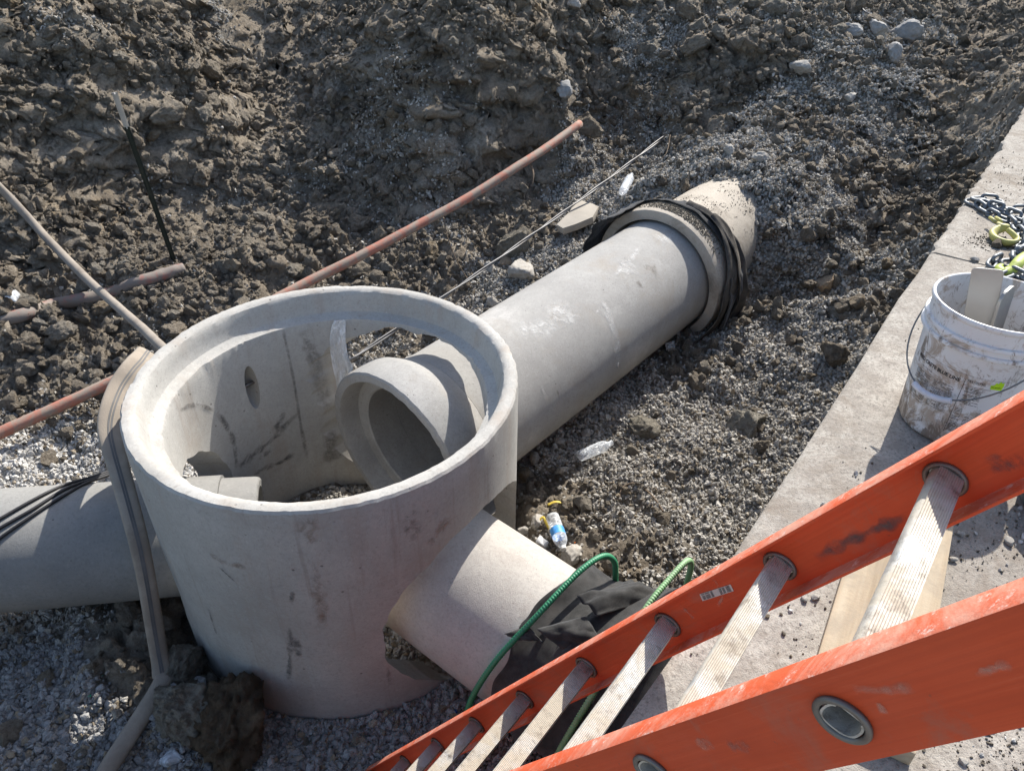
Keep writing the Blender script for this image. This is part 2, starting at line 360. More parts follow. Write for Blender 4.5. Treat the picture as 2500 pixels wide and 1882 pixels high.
def build_pail():
    m = Mat('white_bucket_plastic', rough=.5, spec=.4)
    c = m.ramp(m.noise(5, 4, .6), [(.3, (.60, .60, .60)), (.7, (.70, .70, .70))])
    z = m.sep()[2]
    low = m.ramp(z, [(0.0, .13), (.16, .04), (.38, .0)])
    d = m.math('ADD', m.noise(13, 8, .78, dist=.7), low)
    c = m.mix(m.ramp(d, [(.53, 0.0), (.62, .8)]), c, (.33, .255, .185))
    c = m.mix(m.ramp(m.math('ADD', m.noise(28, 7, .8, dist=.9, vec=m.map((1, 1, .45))), low), [(.58, 0.0), (.66, .85)]), c, (.155, .115, .085))
    c = m.mix(m.ramp(m.noise(75, 5, .8, dist=.5), [(.64, 0.0), (.69, .8)]), c, (.20, .15, .12))
    m.color(c); m.rough(m.ramp(d, [(.5, .42), (.66, .9)])); m.bump(d, .25, .006); return m.m
M['pail'] = build_pail()
M['pail_print'] = simple('black_print', (.02, .02, .022), .6, var=0, bump=0)
def build_smallprint():
    m = Mat('faded_small_print', rough=.6); s = m.sep()
    m.b.inputs['Base Color'].default_value = (.03, .03, .032, 1)
    wv = m.noise(1.0, 3, .7, vec=m.map((900, 900, 10))); m.alpha(m.ramp(wv, [(.38, 0.0), (.46, .9)])); return m.m
M['smallprint'] = build_smallprint()
M['sticker_green'] = simple('neon_sticker', (.44, .72, .02), .6, var=.08, bump=0)
M['sticker_white'] = simple('white_sticker', (.52, .49, .46), .6, var=.1, bump=0, dirt=(.34, .22, .15), dirt_amt=.6)
M['rock'] = simple('grey_rock', (.255, .25, .24), .85, var=.25, scale=4, bump=.7, bscale=14, dirt=(.20, .17, .14), dirt_amt=.5)
M['rock_pale'] = simple('pale_stone', (.37, .345, .305), .88, var=.2, scale=5, bump=.7, bscale=18, dirt=(.24, .20, .16), dirt_amt=.55)
M['rock_tan'] = simple('tan_stone', (.30, .225, .15), .88, var=.2, scale=5, bump=.7, bscale=18)
M['chunk'] = simple('broken_concrete', (.33, .30, .255), .9, var=.15, scale=4, bump=.4, bscale=30, dirt=(.26, .19, .12), dirt_amt=.5, dirt_th=.55)
def build_clear(name, tint=(.93, .96, .98), alpha=.45, rough=.12):
    m = Mat(name, rough=rough, spec=.6, color=tint)
    lw = m.n('LayerWeight'); lw.inputs[0].default_value = .35
    m.alpha(m.math('ADD', m.math('MULTIPLY', lw.outputs['Facing'], .6), m.ramp(m.noise(55, 4, .7, dist=.6), [(.40, .06), (.68, .38)])))
    m.bump(m.noise(45, 3, .6), .6, .008)
    return m.m
M['clear'] = build_clear('clear_plastic')
def build_film():
    m = Mat('clear_plastic_film', rough=.25, color=(.86, .88, .89), spec=.6)
    cr = m.noise(1.0, 6, .7, vec=m.map((22, 22, 7)), dist=1.2)
    m.alpha(m.ramp(cr, [(.36, .30), (.50, .52), (.62, .9)])); m.bump(cr, .6, .02); return m.m
M['film'] = build_film()
M['white_trash'] = simple('white_wrapper', (.66, .66, .66), .6, var=.1, bump=.3, bscale=60, dirt=(.35, .32, .28), dirt_amt=.4)
M['blue_label'] = simple('blue_label', (.08, .32, .72), .5, var=.3, scale=60, bump=0)
M['cap_white'] = simple('white_cap', (.72, .72, .70), .5)
M['green_glass'] = simple('green_scrap', (.05, .42, .20), .4, bump=0)
M['orange_scrap'] = simple('orange_scrap', (.75, .18, .03), .5, bump=0)
M['yellow_scrap'] = simple('yellow_strip', (.60, .44, .06), .6, bump=0)
M['blue_scrap'] = simple('blue_scrap', (.05, .14, .50), .5, bump=0)
def build_smear(name, col, th, amt=.9):
    m = Mat(name, rough=.8); m.b.inputs['Base Color'].default_value = (*col, 1)
    at_ = m.n('Attribute', {'attribute_name': 'edge'}).outputs['Fac']
    a = m.math('MULTIPLY', m.ramp(m.noise(26, 6, .75, dist=.5), [(th-.14, 0.0), (th+.14, amt)]), at_)
    m.alpha(a); return m.m
M['smear'] = build_smear('black_scuff', (.11, .105, .10), .50, .75)
M['crackline'] = build_smear('seam_mark', (.20, .185, .165), .50, .7)
M['rust'] = build_smear('rust_run', (.29, .185, .12), .55, .6)
M['dustmark'] = build_smear('chalky_scrape', (.66, .65, .62), .52, .75)
M['chalk'] = build_smear('ladder_chalk_scuff', (.56, .30, .22), .52, .6)
M['mudmark'] = build_smear('mud_smear', (.14, .11, .085), .57, .7)
# ------------------------------------------------------------------ the place: measures
MC = Vector((-.7106, 2.3855, 0)); RIM_Z = 1.137; RO = .735; RI = .61
SLAB_Z = 1.545; SE0 = Vector((.489, 1.14, 0)); SED = Vector((.5835, .8121, 0)).normalized(); SEN = Vector((SED.y, -SED.x, 0))   # slab edge, along / into the slab
AP = Vector((-.699, 2.4, .527)); AD = Vector((.65068787, .75851705, .03545677)); AR = .356
BD = Vector((.9700, .2270, -.1030)).normalized(); BP = Vector((-.712, 2.39, .335)); BR = .246
CP = Vector((-.719, 2.374, .482)); CD = Vector((.80519483, -.58395725, -.10322416)); CRAD = .292

# ------------------------------------------------------------------ ground shape: (view px x, y, height, gravel 0..1, lumpiness 0..1)
CTRL = [
 (0, 0, 1.80, 0, .8), (220, 0, 1.74, 0, .9), (450, 0, 1.62, 0, .5), (650, 0, 1.55, 0, .3), (900, 0, 1.72, 0, .7), (1150, 0, 1.74, 0, .8), (1300, 0, 1.62, .1, .8), (1600, 0, 1.64, .1, 1), (1900, 0, 1.60, .1, .8), (2212, 0, 1.62, 0, .7),
 (0, 150, 1.50, 0, 1), (250, 150, 1.44, 0, 1), (430, 150, 1.32, 0, .8), (560, 150, 1.10, .1, .25), (720, 150, 1.16, .1, .3), (850, 150, 1.36, 0, .8), (1050, 150, 1.42, 0, .8), (1210, 150, 1.36, 0, .7), (1300, 150, 1.16, .2, .7), (1500, 150, 1.24, .2, 1), (1700, 140, 1.33, .35, .9), (1900, 110, 1.43, .5, .5), (2100, 140, 1.36, .1, .4), (2212, 140, 1.55, 0, .5),
 (0, 300, 1.20, 0, 1), (200, 300, 1.08, 0, 1), (380, 300, .96, 0, .7), (520, 290, .80, .1, .3), (680, 290, .84, .1, .4), (800, 280, .98, 0, .7), (950, 280, 1.08, 0, .7), (1100, 280, 1.02, 0, .8), (1220, 270, .88, .1, .7), (1350, 250, .86, .3, .7), (1550, 250, .98, .45, .9), (1750, 230, 1.10, .5, .7), (1950, 220, 1.20, .3, .5), (2050, 260, 1.10, .3, .4), (2180, 240, 1.36, 0, .5),
 (0, 420, .93, 0, .9), (200, 430, .77, 0, .9), (380, 420, .62, 0, .7), (520, 400, .58, 0, .9), (700, 400, .60, 0, .8), (850, 390, .72, 0, .5), (1000, 390, .72, 0, .5), (1130, 390, .62, 0, .6), (1300, 360, .62, .2, .8), (1450, 350, .76, .7, .5), (1620, 340, .98, .55, .8), (1800, 330, .90, .5, .8), (1950, 330, .96, .5, .7), (2110, 320, 1.10, .1, .6),
 (0, 540, .64, 0, 1), (200, 560, .50, 0, 1), (400, 540, .48, 0, 1), (600, 520, .46, 0, 1), (800, 500, .46, .05, .9), (1000, 510, .44, 0, .7), (1150, 500, .44, .2, .8), (1300, 460, .52, .75, .4), (1750, 450, .74, .45, .9), (1900, 450, .76, .35, 1), (2040, 430, .92, .2, .7),
 (0, 700, .46, 0, .9), (200, 700, .42, 0, .9), (400, 680, .38, 0, .8), (600, 620, .36, .1, .8), (850, 600, .34, .3, .7), (1000, 600, .30, .4, .8), (1150, 560, .36, .6, .6), (1720, 600, .52, .8, .5), (1880, 600, .60, .55, .8), (1980, 560, .74, .3, .7),
 (0, 850, .36, .1, 1), (200, 850, .34, .1, 1), (250, 780, .34, .05, 1), (0, 940, .33, .4, .7), (200, 930, .32, .5, .6), (0, 1000, .30, .9, .3), (250, 1000, .28, .9, .3),
 (1650, 720, .38, .75, .6), (1800, 720, .46, .6, .7), (1500, 800, .28, .5, .7), (1650, 850, .30, .6, .7), (1300, 950, .19, .4, .8), (1500, 950, .22, .7, .5), (1650, 950, .26, .8, .5), (1200, 1100, .13, .5, .7), (1400, 1100, .15, .85, .5), (1550, 1100, .18, .9, .4), (1300, 1250, .10, .7, .5),
 (0, 1340, .06, 1, .15), (200, 1380, .04, .6, .6), (330, 1420, .05, .05, 1), (420, 1480, .04, .05, 1), (300, 1560, .03, .2, .9), (0, 1500, .02, 1, .15), (240, 1490, .03, .25, .9), (0, 1660, .02, 1, .15), (250, 1660, .0, .7, .5), (500, 1600, -.01, .8, .3), (800, 1640, .0, 1, .15), (1000, 1560, .02, .9, .3), (600, 1000, .06, .6, .4), (700, 1050, .06, .7, .4),
]
cw = [];
for (px, py, z, g, l) in CTRL:
    p = at(px*K, py*K, z); cw.append((p.x, p.y, z, g, l))
for (x, y, z, g, l) in [(-7, 9, 1.9, 0, .8), (-7, 5.5, 1.7, 0, .8), (-6, 3.5, .8, 0, .6), (-5, 2, .4, .5, .4), (-5, 0, .3, .5, .4), (-3, .6, .05, .9, .3), (-1.5, .6, .0, .9, .3), (-2, -2, .1, .6, .4),
                        (0, 11, 1.75, 0, .6), (4, 11, 1.7, 0, .6), (8, 12, 1.7, 0, .6), (-4, 12, 1.9, 0, .6), (7, 9, 1.65, 0, .5), (5, 6.5, 1.55, 0, .5), (.3, 1.3, .05, .8, .4), (1.2, 1.9, .2, .7, .4), (2.5, 3.6, .7, .4, .5), (-.7, 2.4, .03, .7, .4), (.3, 2.6, .12, .6, .4), (-.3, 1.2, .0, .9, .3)]:
    cw.append((x, y, z, g, l))
cw = np.array(cw)
def rbf_fit(P, v, kern, lam):
    d = np.hypot(P[:, None, 0]-P[None, :, 0], P[:, None, 1]-P[None, :, 1]); n = len(P)
    A = np.zeros((n+3, n+3)); A[:n, :n] = kern(d)+lam*np.eye(n); A[:n, n] = 1; A[:n, n+1:] = P; A[n, :n] = 1; A[n+1:, :n] = P.T
    return np.linalg.solve(A, np.concatenate([v, [0, 0, 0]]))
k_tps = lambda d: d*d*np.log(d+1e-9); k_lin = lambda d: -d
PXY = cw[:, :2]
W_Z = rbf_fit(PXY, cw[:, 2], k_tps, .02); W_G = rbf_fit(PXY, cw[:, 3], k_lin, .02); W_L = rbf_fit(PXY, cw[:, 4], k_lin, .02)
def rbf_eval(x, y):
    x = np.clip(x, -7, 8); y = np.clip(y, -2.5, 12)
    out = np.zeros((3, x.size)); xf, yf = x.ravel(), y.ravel()
    for i in range(0, x.size, 60000):
        a, b = xf[i:i+60000], yf[i:i+60000]
        d = np.hypot(a[:, None]-PXY[None, :, 0], b[:, None]-PXY[None, :, 1]); T = np.stack([np.ones_like(a), a, b], 1)
        n = len(PXY)
        kt = k_tps(d); out[0, i:i+60000] = kt@W_Z[:n]+T@W_Z[n:]
        out[1, i:i+60000] = -d@W_G[:n]+T@W_G[n:]; out[2, i:i+60000] = -d@W_L[:n]+T@W_L[n:]
    return [o.reshape(x.shape) for o in out]
def carve(x, y, z, P, D, rad, s0, s1, sink=.02):
    """keep the ground under a pipe"""
    hx, hy = D.x/math.hypot(D.x, D.y), D.y/math.hypot(D.x, D.y)
    s = (x-P.x)*hx+(y-P.y)*hy; d = np.abs(-(x-P.x)*hy+(y-P.y)*hx); zc = P.z+s*D.z/math.hypot(D.x, D.y)
    low = zc-np.sqrt(np.clip(rad*rad-d*d, 0, None))-sink*np.clip(1-d/rad, 0, 1)
    return np.where((s > s0) & (s < s1) & (d < rad), np.minimum(z, low), z)
def masks(x, y):
    z, g, l = rbf_eval(x, y)
    g = np.clip(g+.42*fbm(x*1.9, y*1.9, 51, 4)*np.clip(1.2-np.abs(g-.5), .3, 1), 0, 1); l = np.clip(l+.15*fbm(x*2.1, y*2.1, 61, 3), 0, 1)
    return z, g, l
def height(x, y, fine=True):
    z, g, l = masks(x, y)
    wx = x+.05*fbm(x*3, y*3, 71, 3); wy = y+.05*fbm(x*3, y*3, 81, 3)
    L = l*(1-.75*g)
    z = z+(.05+.05*l)*fbm(x*1.6, y*1.6, 3, 4)
    z = z+.10*L*(domes(wx*2.3, wy*2.3, 11, .3, .62, .8))*sstep(-.2, .5, fbm(x*.9, y*.9, 15, 2))
    z = z+.13*L*domes(wx*5.2, wy*5.2, 21, .3, .7)*sstep(-.35, .35, fbm(x*1.3, y*1.3, 25, 2))
    z = z+(.012+.072*L)*domes(wx*10.5, wy*10.5, 31, .3, .75)*(.35+.65*sstep(-.3, .4, fbm(x*2.3, y*2.3, 35, 2)))
    z = z+.035*np.abs(fbm(x*7.5, y*7.5, 95, 4))*(.25+.75*L)
    # steps and cracks of the cut bank
    st = sstep(.55, 1.5, z)*(1-g); z = z+.05*st*fbm(x*4.5, y*4.5, 44, 4)
    if fine:
        z = z+(.006+.030*L)*domes(wx*23, wy*23, 41, .3, .75)
        z = z+(.004+.008*L)*domes(x*52, y*52, 43, .3, .75)
        z = z+.008*fbm(x*30, y*30, 97, 3)
    # under the pavement the soil stands as a wall
    s = (x-SE0.x)*SEN.x+(y-SE0.y)*SEN.y
    z = np.where(s > .02, z+(1.27-z)*sstep(.02, .16, s), z)
    z = np.where(s > -.25, np.minimum(z, 1.50+.0*s), z)
    # flat bed for the manhole, room for the pipes
    d = np.hypot(x-MC.x, y-MC.y); z = np.where(d < RO+.04, np.minimum(z, .05), z); 
    ring = np.clip(1-np.abs(d-(RO+.01))/.1, 0, 1); z = z*(1-.85*ring*(d > RO-.13))+.012*ring*(d > RO-.13)
    z = carve(x, y, z, AP, AD, AR+.005, .2, 2.55); z = carve(x, y, z, AP, AD, AR, 2.55, 2.72)
    s = (x-AP.x)*AD.x+(y-AP.y)*AD.y; dl = np.abs(-(x-AP.x)*AD.y+(y-AP.y)*AD.x); zc = AP.z+s*AD.z
    cov = zc+AR*(-.30+1.42*sstep(2.68, 3.42, s))-.62*np.clip(dl-.30, 0, 9)+.05*fbm(x*8, y*8, 301, 4)
    z = np.where((s > 2.70) & (dl < 2.5) & (s < 6), np.maximum(z, cov), z)
    z = carve(x, y, z, BP, BD, BR, -4.5, .1); z = carve(x, y, z, CP, CD, CRAD, .5, 1.75)
    return z, g, l

def axis(a, b, fine, c0, c1, coarse):
    """stretched grid coordinates: fine inside [a,b], growing to [c0,c1]"""
    mid = list(np.arange(a, b, fine)); st = fine; x = a; left = []
    while x > c0: st *= coarse; x -= st; left.append(x)
    st = fine; x = mid[-1]; right = []
    while x < c1: st *= coarse; x += st; right.append(x)
    return np.array(left[::-1]+mid+right)
GX = axis(-3.3, 3.7, .0135, -60, 60, 1.035); GY = axis(1.25, 6.9, .0125, -40, 90, 1.03)
XX, YY = np.meshgrid(GX, GY)
ZZ, GG, LL = height(XX, YY)
def lookup(G, x, y):
    i = np.clip(np.searchsorted(GX, x)-1, 0, len(GX)-2); j = np.clip(np.searchsorted(GY, y)-1, 0, len(GY)-2)
    fx = np.clip((x-GX[i])/(GX[i+1]-GX[i]), 0, 1); fy = np.clip((y-GY[j])/(GY[j+1]-GY[j]), 0, 1)
    return (G[j, i]*(1-fx)+G[j, i+1]*fx)*(1-fy)+(G[j+1, i]*(1-fx)+G[j+1, i+1]*fx)*fy
# overhangs and crumbling edges on the steep faces
gy_, gx_ = np.gradient(ZZ, GY, GX); steep = sstep(.5, 1.5, np.hypot(gx_, gy_))*sstep(.35, .7, ZZ)*(1-sstep(-.5, -.2, (XX-SE0.x)*SEN.x+(YY-SE0.y)*SEN.y))
HX = .07*steep*fbm(XX*6, ZZ*9+YY*2, 401, 4); HY = .09*steep*(fbm(XX*5, ZZ*8+YY*2, 411, 4)+.5*domes(XX*9, ZZ*9, 421)-.3)
nx, ny = len(GX), len(GY)
me = bpy.data.meshes.new('ground')
co = np.stack([(XX+HX).ravel(), (YY-HY).ravel(), ZZ.ravel()], 1)
idx = np.arange(nx*ny).reshape(ny, nx); q = np.stack([idx[:-1, :-1], idx[:-1, 1:], idx[1:, 1:], idx[1:, :-1]], -1).reshape(-1, 4)
me.vertices.add(len(co)); me.vertices.foreach_set('co', co.ravel()); me.loops.add(q.size); me.loops.foreach_set('vertex_index', q.ravel())
me.polygons.add(len(q)); me.polygons.foreach_set('loop_start', np.arange(len(q))*4); me.polygons.foreach_set('loop_total', np.full(len(q), 4)); me.update(calc_edges=True)
me.attributes.new('grav', 'FLOAT', 'POINT').data.foreach_set('value', GG.ravel().astype(np.float32))
ground = link_mesh('ground', me, M['soil'], smooth=True); tag(ground, 'dark clayey excavated earth of the trench and its banks', 'ground', kind='structure')
print('ground tris', len(q)*2)
def hz(x, y):
    return float(lookup(ZZ, np.array([float(x)]), np.array([float(y)]))[0])
def ground_at(px, py, guess=.4):
    """where the photo ray through a pixel meets the ground"""
    d = ray(px, py); o = Vector((0, 0, CAMZ)); t = np.arange(1.2, 14, .005); X = o.x+d.x*t; Y = o.y+d.y*t; Z = o.z+d.z*t
    H = lookup(ZZ, X, Y); k = np.argmax(Z < H); return Vector((X[k], Y[k], H[k]))

# ------------------------------------------------------------------ scattered stones: meshes shared by instances
def pebble(seed, n=13, flat=.7):
    r = np.random.default_rng(seed); p = r.normal(size=(n, 3)); p /= np.linalg.norm(p, axis=1)[:, None]; p *= (.75+.35*r.random((n, 1))); p *= np.array([1.15, .9, flat])
    bm = bmesh.new()
    for v in p: bm.verts.new(v)
    res = bmesh.ops.convex_hull(bm, input=bm.verts)
    bmesh.ops.delete(bm, geom=[v for v in bm.verts if not v.link_faces], context='VERTS')
    bmesh.ops.bevel(bm, geom=list(bm.edges), offset=.07, segments=1, affect='EDGES')
    bmesh.ops.scale(bm, vec=(.5, .5, .5), verts=bm.verts); return from_bm('pebble', bm)
def clod_mesh(seed, sub=3, amp=.34, flat=.8, freq=1.5, cuts=10):
    """a broken lump: flat fracture faces first, then crumbly relief"""
    bm = bmesh.new(); bmesh.ops.create_icosphere(bm, subdivisions=sub, radius=1.0)
    c = np.array([v.co[:] for v in bm.verts]); rg = np.random.default_rng(seed+100)
    n = fbm(c[:, 0]*freq+seed*3.1, c[:, 1]*freq+seed, seed, 3, .5, z=c[:, 2]*freq+9.3+seed)
    P = c*(1+amp*.7*n)[:, None]
    for k in range(cuts):
        d = rg.normal(size=3); d /= np.linalg.norm(d); lim = .50+.35*rg.random(); t = P@d; P -= np.outer(np.clip(t-lim, 0, None)*.92, d)
    n2 = fbm(c[:, 0]*4+seed, c[:, 1]*4, seed+5, 4, .6, z=c[:, 2]*4+4.2); n3 = np.abs(fbm(c[:, 0]*7+seed, c[:, 1]*7, seed+8, 3, .6, z=c[:, 2]*7+1.2))
    P = P*(1+amp*.38*n2-amp*.30*n3)[:, None]
    if sub >= 5: P = P*(1+.045*fbm(c[:, 0]*15+seed, c[:, 1]*15, seed+11, 3, .6, z=c[:, 2]*15+1.2)-.05*np.clip(fbm(c[:, 0]*6+seed, c[:, 1]*6, seed+13, 2, .6, z=c[:, 2]*6+2.2)-.2, 0, 1))[:, None]
    P *= np.array([1.25, 1.05, flat*1.2])*.5
    for v, p in zip(bm.verts, P): v.co = p
    return from_bm('clod', bm)
PEB = [pebble(100+i, 9+i % 7, .55+.05*(i % 6)) for i in range(12)]
CLO = [clod_mesh(i*7+3, 2, .40) for i in range(10)]
BIGCLO = [clod_mesh(i*5+2, 4, .36, .8, 1.3) for i in range(9)]
def source_collection(name, meshes, mat):
    c = bpy.data.collections.new(name)
    for i, m_ in enumerate(meshes):
        m2 = m_.copy(); m2.materials.clear(); m2.materials.append(mat)
        o = bpy.data.objects.new(name+'_source', m2); c.objects.link(o)
    return c
def scatter(name, pts, scl, meshes, mat, label, cat, seed, parent=None, tilt=math.pi, normals=None):
    n = len(pts); rg = np.random.default_rng(seed)
    me = bpy.data.meshes.new(name); me.vertices.add(n); me.vertices.foreach_set('co', pts.astype(np.float32).ravel())
    rot = np.stack([rg.uniform(-tilt, tilt, n), rg.uniform(-tilt, tilt, n), rg.uniform(-math.pi, math.pi, n)], 1)
    me.attributes.new('rot', 'FLOAT_VECTOR', 'POINT').data.foreach_set('vector', rot.astype(np.float32).ravel())
    me.attributes.new('scl', 'FLOAT', 'POINT').data.foreach_set('value', scl.astype(np.float32))
    me.attributes.new('pick', 'INT', 'POINT').data.foreach_set('value', rg.integers(0, len(meshes), n).astype(np.int32))
    o = bpy.data.objects.new(name, me); COL.objects.link(o); me.materials.append(mat)
    ng = bpy.data.node_groups.new(name, 'GeometryNodeTree')
    ng.interface.new_socket('Geometry', in_out='INPUT', socket_type='NodeSocketGeometry'); ng.interface.new_socket('Geometry', in_out='OUTPUT', socket_type='NodeSocketGeometry')
    N = ng.nodes; gi = N.new('NodeGroupInput'); go = N.new('NodeGroupOutput'); ip = N.new('GeometryNodeInstanceOnPoints'); ci = N.new('GeometryNodeCollectionInfo')
    ci.inputs['Collection'].default_value = source_collection(name, meshes, mat); ci.inputs['Separate Children'].default_value = True; ci.inputs['Reset Children'].default_value = True
    def attr(nm, typ):
        a = N.new('GeometryNodeInputNamedAttribute'); a.data_type = typ; a.inputs['Name'].default_value = nm; return a.outputs['Attribute']
    L = ng.links
    L.new(gi.outputs[0], ip.inputs['Points']); L.new(ci.outputs[0], ip.inputs['Instance']); ip.inputs['Pick Instance'].default_value = True
    L.new(attr('pick', 'INT'), ip.inputs['Instance Index'])
    er = N.new('FunctionNodeEulerToRotation'); L.new(attr('rot', 'FLOAT_VECTOR'), er.inputs[0]); L.new(er.outputs[0], ip.inputs['Rotation'])
    L.new(attr('scl', 'FLOAT'), ip.inputs['Scale']); L.new(ip.outputs[0], go.inputs[0])
    md = o.modifiers.new('scatter', 'NODES'); md.node_group = ng
    return tag(o, label, cat, kind='stuff')

def free_mask(x, y, z, r):
    """no stones inside concrete or beyond the pavement edge"""
    ok = np.ones(x.shape, bool)
    d = np.hypot(x-MC.x, y-MC.y); ok &= ~((d > RI-.02-r) & (d < RO+.0+r*.6) & (z < RIM_Z))
    for P, D, rad, s0, s1 in ((AP, AD, AR, .25, 3.05), (BP, BD, BR, -4.5, -.2), (CP, CD, CRAD, .4, 1.8)):
        vx, vy, vz = x-P.x, y-P.y, z-P.z; s = vx*D.x+vy*D.y+vz*D.z
        dd = np.sqrt(np.clip(vx*vx+vy*vy+vz*vz-s*s, 0, None)); ok &= ~((s > s0) & (s < s1) & (dd < rad+r*.35))
    vx, vy, vz = x-AP.x, y-AP.y, z-AP.z; s = vx*AD.x+vy*AD.y+vz*AD.z; dd = np.sqrt(np.clip(vx*vx+vy*vy+vz*vz-s*s, 0, None)); ok &= ~((s > 2.40) & (s < 2.7) & (dd < .43+r*.3)); ok &= ~((s > .2) & (s < .55) & (dd < .44+r))
    sdist = (x-SE0.x)*SEN.x+(y-SE0.y)*SEN.y; ok &= ~(sdist > -.01-r*.5)
    return ok
def sample(n, x0, x1, y0, y1, accept, rmin, rmax, power, seed, sink=.3):
    rg = np.random.default_rng(seed); x = rg.uniform(x0, x1, n); y = rg.uniform(y0, y1, n)
    k = wedge(x, y); x, y = x[k], y[k]; z, g, l = lookup(ZZ, x, y), lookup(GG, x, y), lookup(LL, x, y); p = accept(x, y, g, l, z); k = rg.random(len(x)) < p; x, y, z = x[k], y[k], z[k]; x = x+lookup(HX, x, y); y = y-lookup(HY, x, y)
    r = rmin*(1-rg.random(len(x))*(1-(rmin/rmax)**power))**(-1/power); r = np.minimum(r, rmax)
    z = z+r*(.5-sink)*.7+rg.uniform(-.3, .25, len(x))*r
    k = free_mask(x, y, z, r*.5); return np.stack([x[k], y[k], z[k]], 1), r[k]
def wedge(x, y):   # roughly the part of the place near the camera's view, with a generous margin
    return (y > -0.2+0*x) & (np.abs(x) < 1.2+.95*np.clip(y, 0, 20))
near = lambda x, y: np.clip(1.25-(y-2.5)*.12, .35, 1)
white = lambda x, y: sstep(-1.05, -1.45, x)*sstep(2.15, 2.45, y)*sstep(3.15, 2.8, y)
greyz = lambda x, y: np.clip(sstep(1.95, 1.75, y)*sstep(.0, -.35, x)+sstep(-.2, -.5, x+.0)*sstep(2.0, 1.7, y), 0, 1)
P, S = sample(360000, -3.6, 3.8, 1.0, 7.6, lambda x, y, g, l, z: wedge(x, y)*(sstep(.15, .6, g)*.97+.06*(g > .05))*near(x, y)*(1-white(x, y))*(1-.8*greyz(x, y)), .018, .046, 3.2, 5)
scatter('gravel', P, S, PEB, M['gravel'], 'loose grey crushed gravel spread along the pipes and up the trench ramp', 'gravel', 11); print('gravel', len(P))
P, S = sample(110000, -4.2, -.9, 2.1, 3.5, lambda x, y, g, l, z: wedge(x, y)*white(x, y)*sstep(.15, .5, g), .018, .048, 2.6, 6)
scatter('white_gravel', P, S, PEB, M['gravel_white'], 'pale white gravel heaped behind the left concrete pipe', 'gravel', 12); print('white', len(P))
P, S = sample(90000, -2.6, .3, .9, 2.2, lambda x, y, g, l, z: wedge(x, y)*greyz(x, y)*sstep(.2, .6, g), .019, .056, 2.3, 8)
scatter('bedding_gravel', P, S, PEB, M['gravel_grey'], 'grey bedding gravel on the trench floor in front of the manhole', 'gravel', 14); print('bed', len(P))
P, S = sample(760000, -4.4, 5.2, 1.0, 9.0, lambda x, y, g, l, z: wedge(x, y)*(.10+.9*l)*(1-.88*sstep(.1,.7,g))*near(x, y)*.62*(.2+.8*sstep(-.5, .3, fbm(x*2.7, y*2.7, 131, 3))), .011, .11, 1.9, 7, .25)
scatter('crumbled_soil', P, S, CLO, M['clod'], 'dark crumbled soil and small clods covering the trench banks', 'soil', 13); print('crumbs', len(P))
P, S = sample(60000, -4.4, 5.2, 2.0, 9.0, lambda x, y, g, l, z: wedge(x, y)*.13*(1-g)*near(x, y), .008, .035, 2.2, 9)
scatter('scattered_grit', P, S, PEB, M['gravel'], 'small pale stones scattered through the dark earth', 'gravel', 15); print('grit', len(P))

rg = np.random.default_rng(17); n = 1500; a = rg.uniform(0, 2*np.pi, n); r_ = (RI-.03)*np.sqrt(rg.random(n)); x = MC.x+r_*np.cos(a); y = MC.y+r_*np.sin(a); z = lookup(ZZ, x, y); s_ = rg.uniform(.012, .05, n)*(.5+.5*rg.random(n)); z += s_*.2
k = free_mask(x, y, z, s_*.4); P = np.stack([x[k], y[k], z[k]], 1)
scatter('rubble', P, s_[k], PEB, M['gravel_white'], 'pale broken rubble and dust on the floor inside the manhole', 'rubble', 19)
# ------------------------------------------------------------------ pavement: two concrete slabs with a joint between them
def slab(name, t0, t1, seed, label):
    T = np.concatenate([[t0, t0+.004], np.arange(t0+.02, t1-.02, .02) if t1-t0 < 8 else np.concatenate([np.arange(t0+.02, min(t0+7, t1), .02), np.arange(t0+7.2, t1-.2, .25)]), [t1-.004, t1]])
    A_ = np.array([-.0, .0, .006, .016, .03, .05, .08, .12, .17, .25, .4, .6, .9, 1.3, 2, 3, 5, 9, 16])
    V = []; F = []; n = len(A_)+1
    chip = .003*fbm(T*3, T*0+seed, seed, 4)+.006*fbm(T*22, T*0+seed, seed+9, 3)-.02*np.clip(fbm(T*5.5, T*0+2.2, seed+3, 3)-.55, 0, 1)
    for i, t in enumerate(T):
        for j, a in enumerate(A_):
            p = SE0+SED*t+SEN*(a-chip[i]*(1-min(a/.12, 1)))
            z = SLAB_Z - (.24 if j == 0 else max(0, .010-a)*.9) + (0 if j == 0 else .003*float(vnoise(np.array([t*3.0]), np.array([a*3.0]), seed)[0]))
            V.append((p.x, p.y, z))
        p = SE0+SED*t+SEN*16; V.append((p.x, p.y, SLAB_Z-.24))
    for i in range(len(T)-1):
        for j in range(n-1): F.append((i*n+j, (i+1)*n+j, (i+1)*n+j+1, i*n+j+1))
    F.append(tuple(range(n))); F.append(tuple((len(T)-1)*n+j for j in range(n))[::-1])
    o = link_mesh(name, mesh_from(name, V, F), M['slab'], smooth=True, auto=35); return tag(o, label, 'pavement', kind='structure')
jp = at(2292, 620, SLAB_Z); TJ = (jp-SE0).dot(SED)
slab('pavement', -9, TJ-.003, 3, 'near concrete pavement slab carrying the bucket')
slab('pavement', TJ+.003, 24, 5, 'far concrete pavement slab carrying the chain')
SLT = SLAB_Z+.003

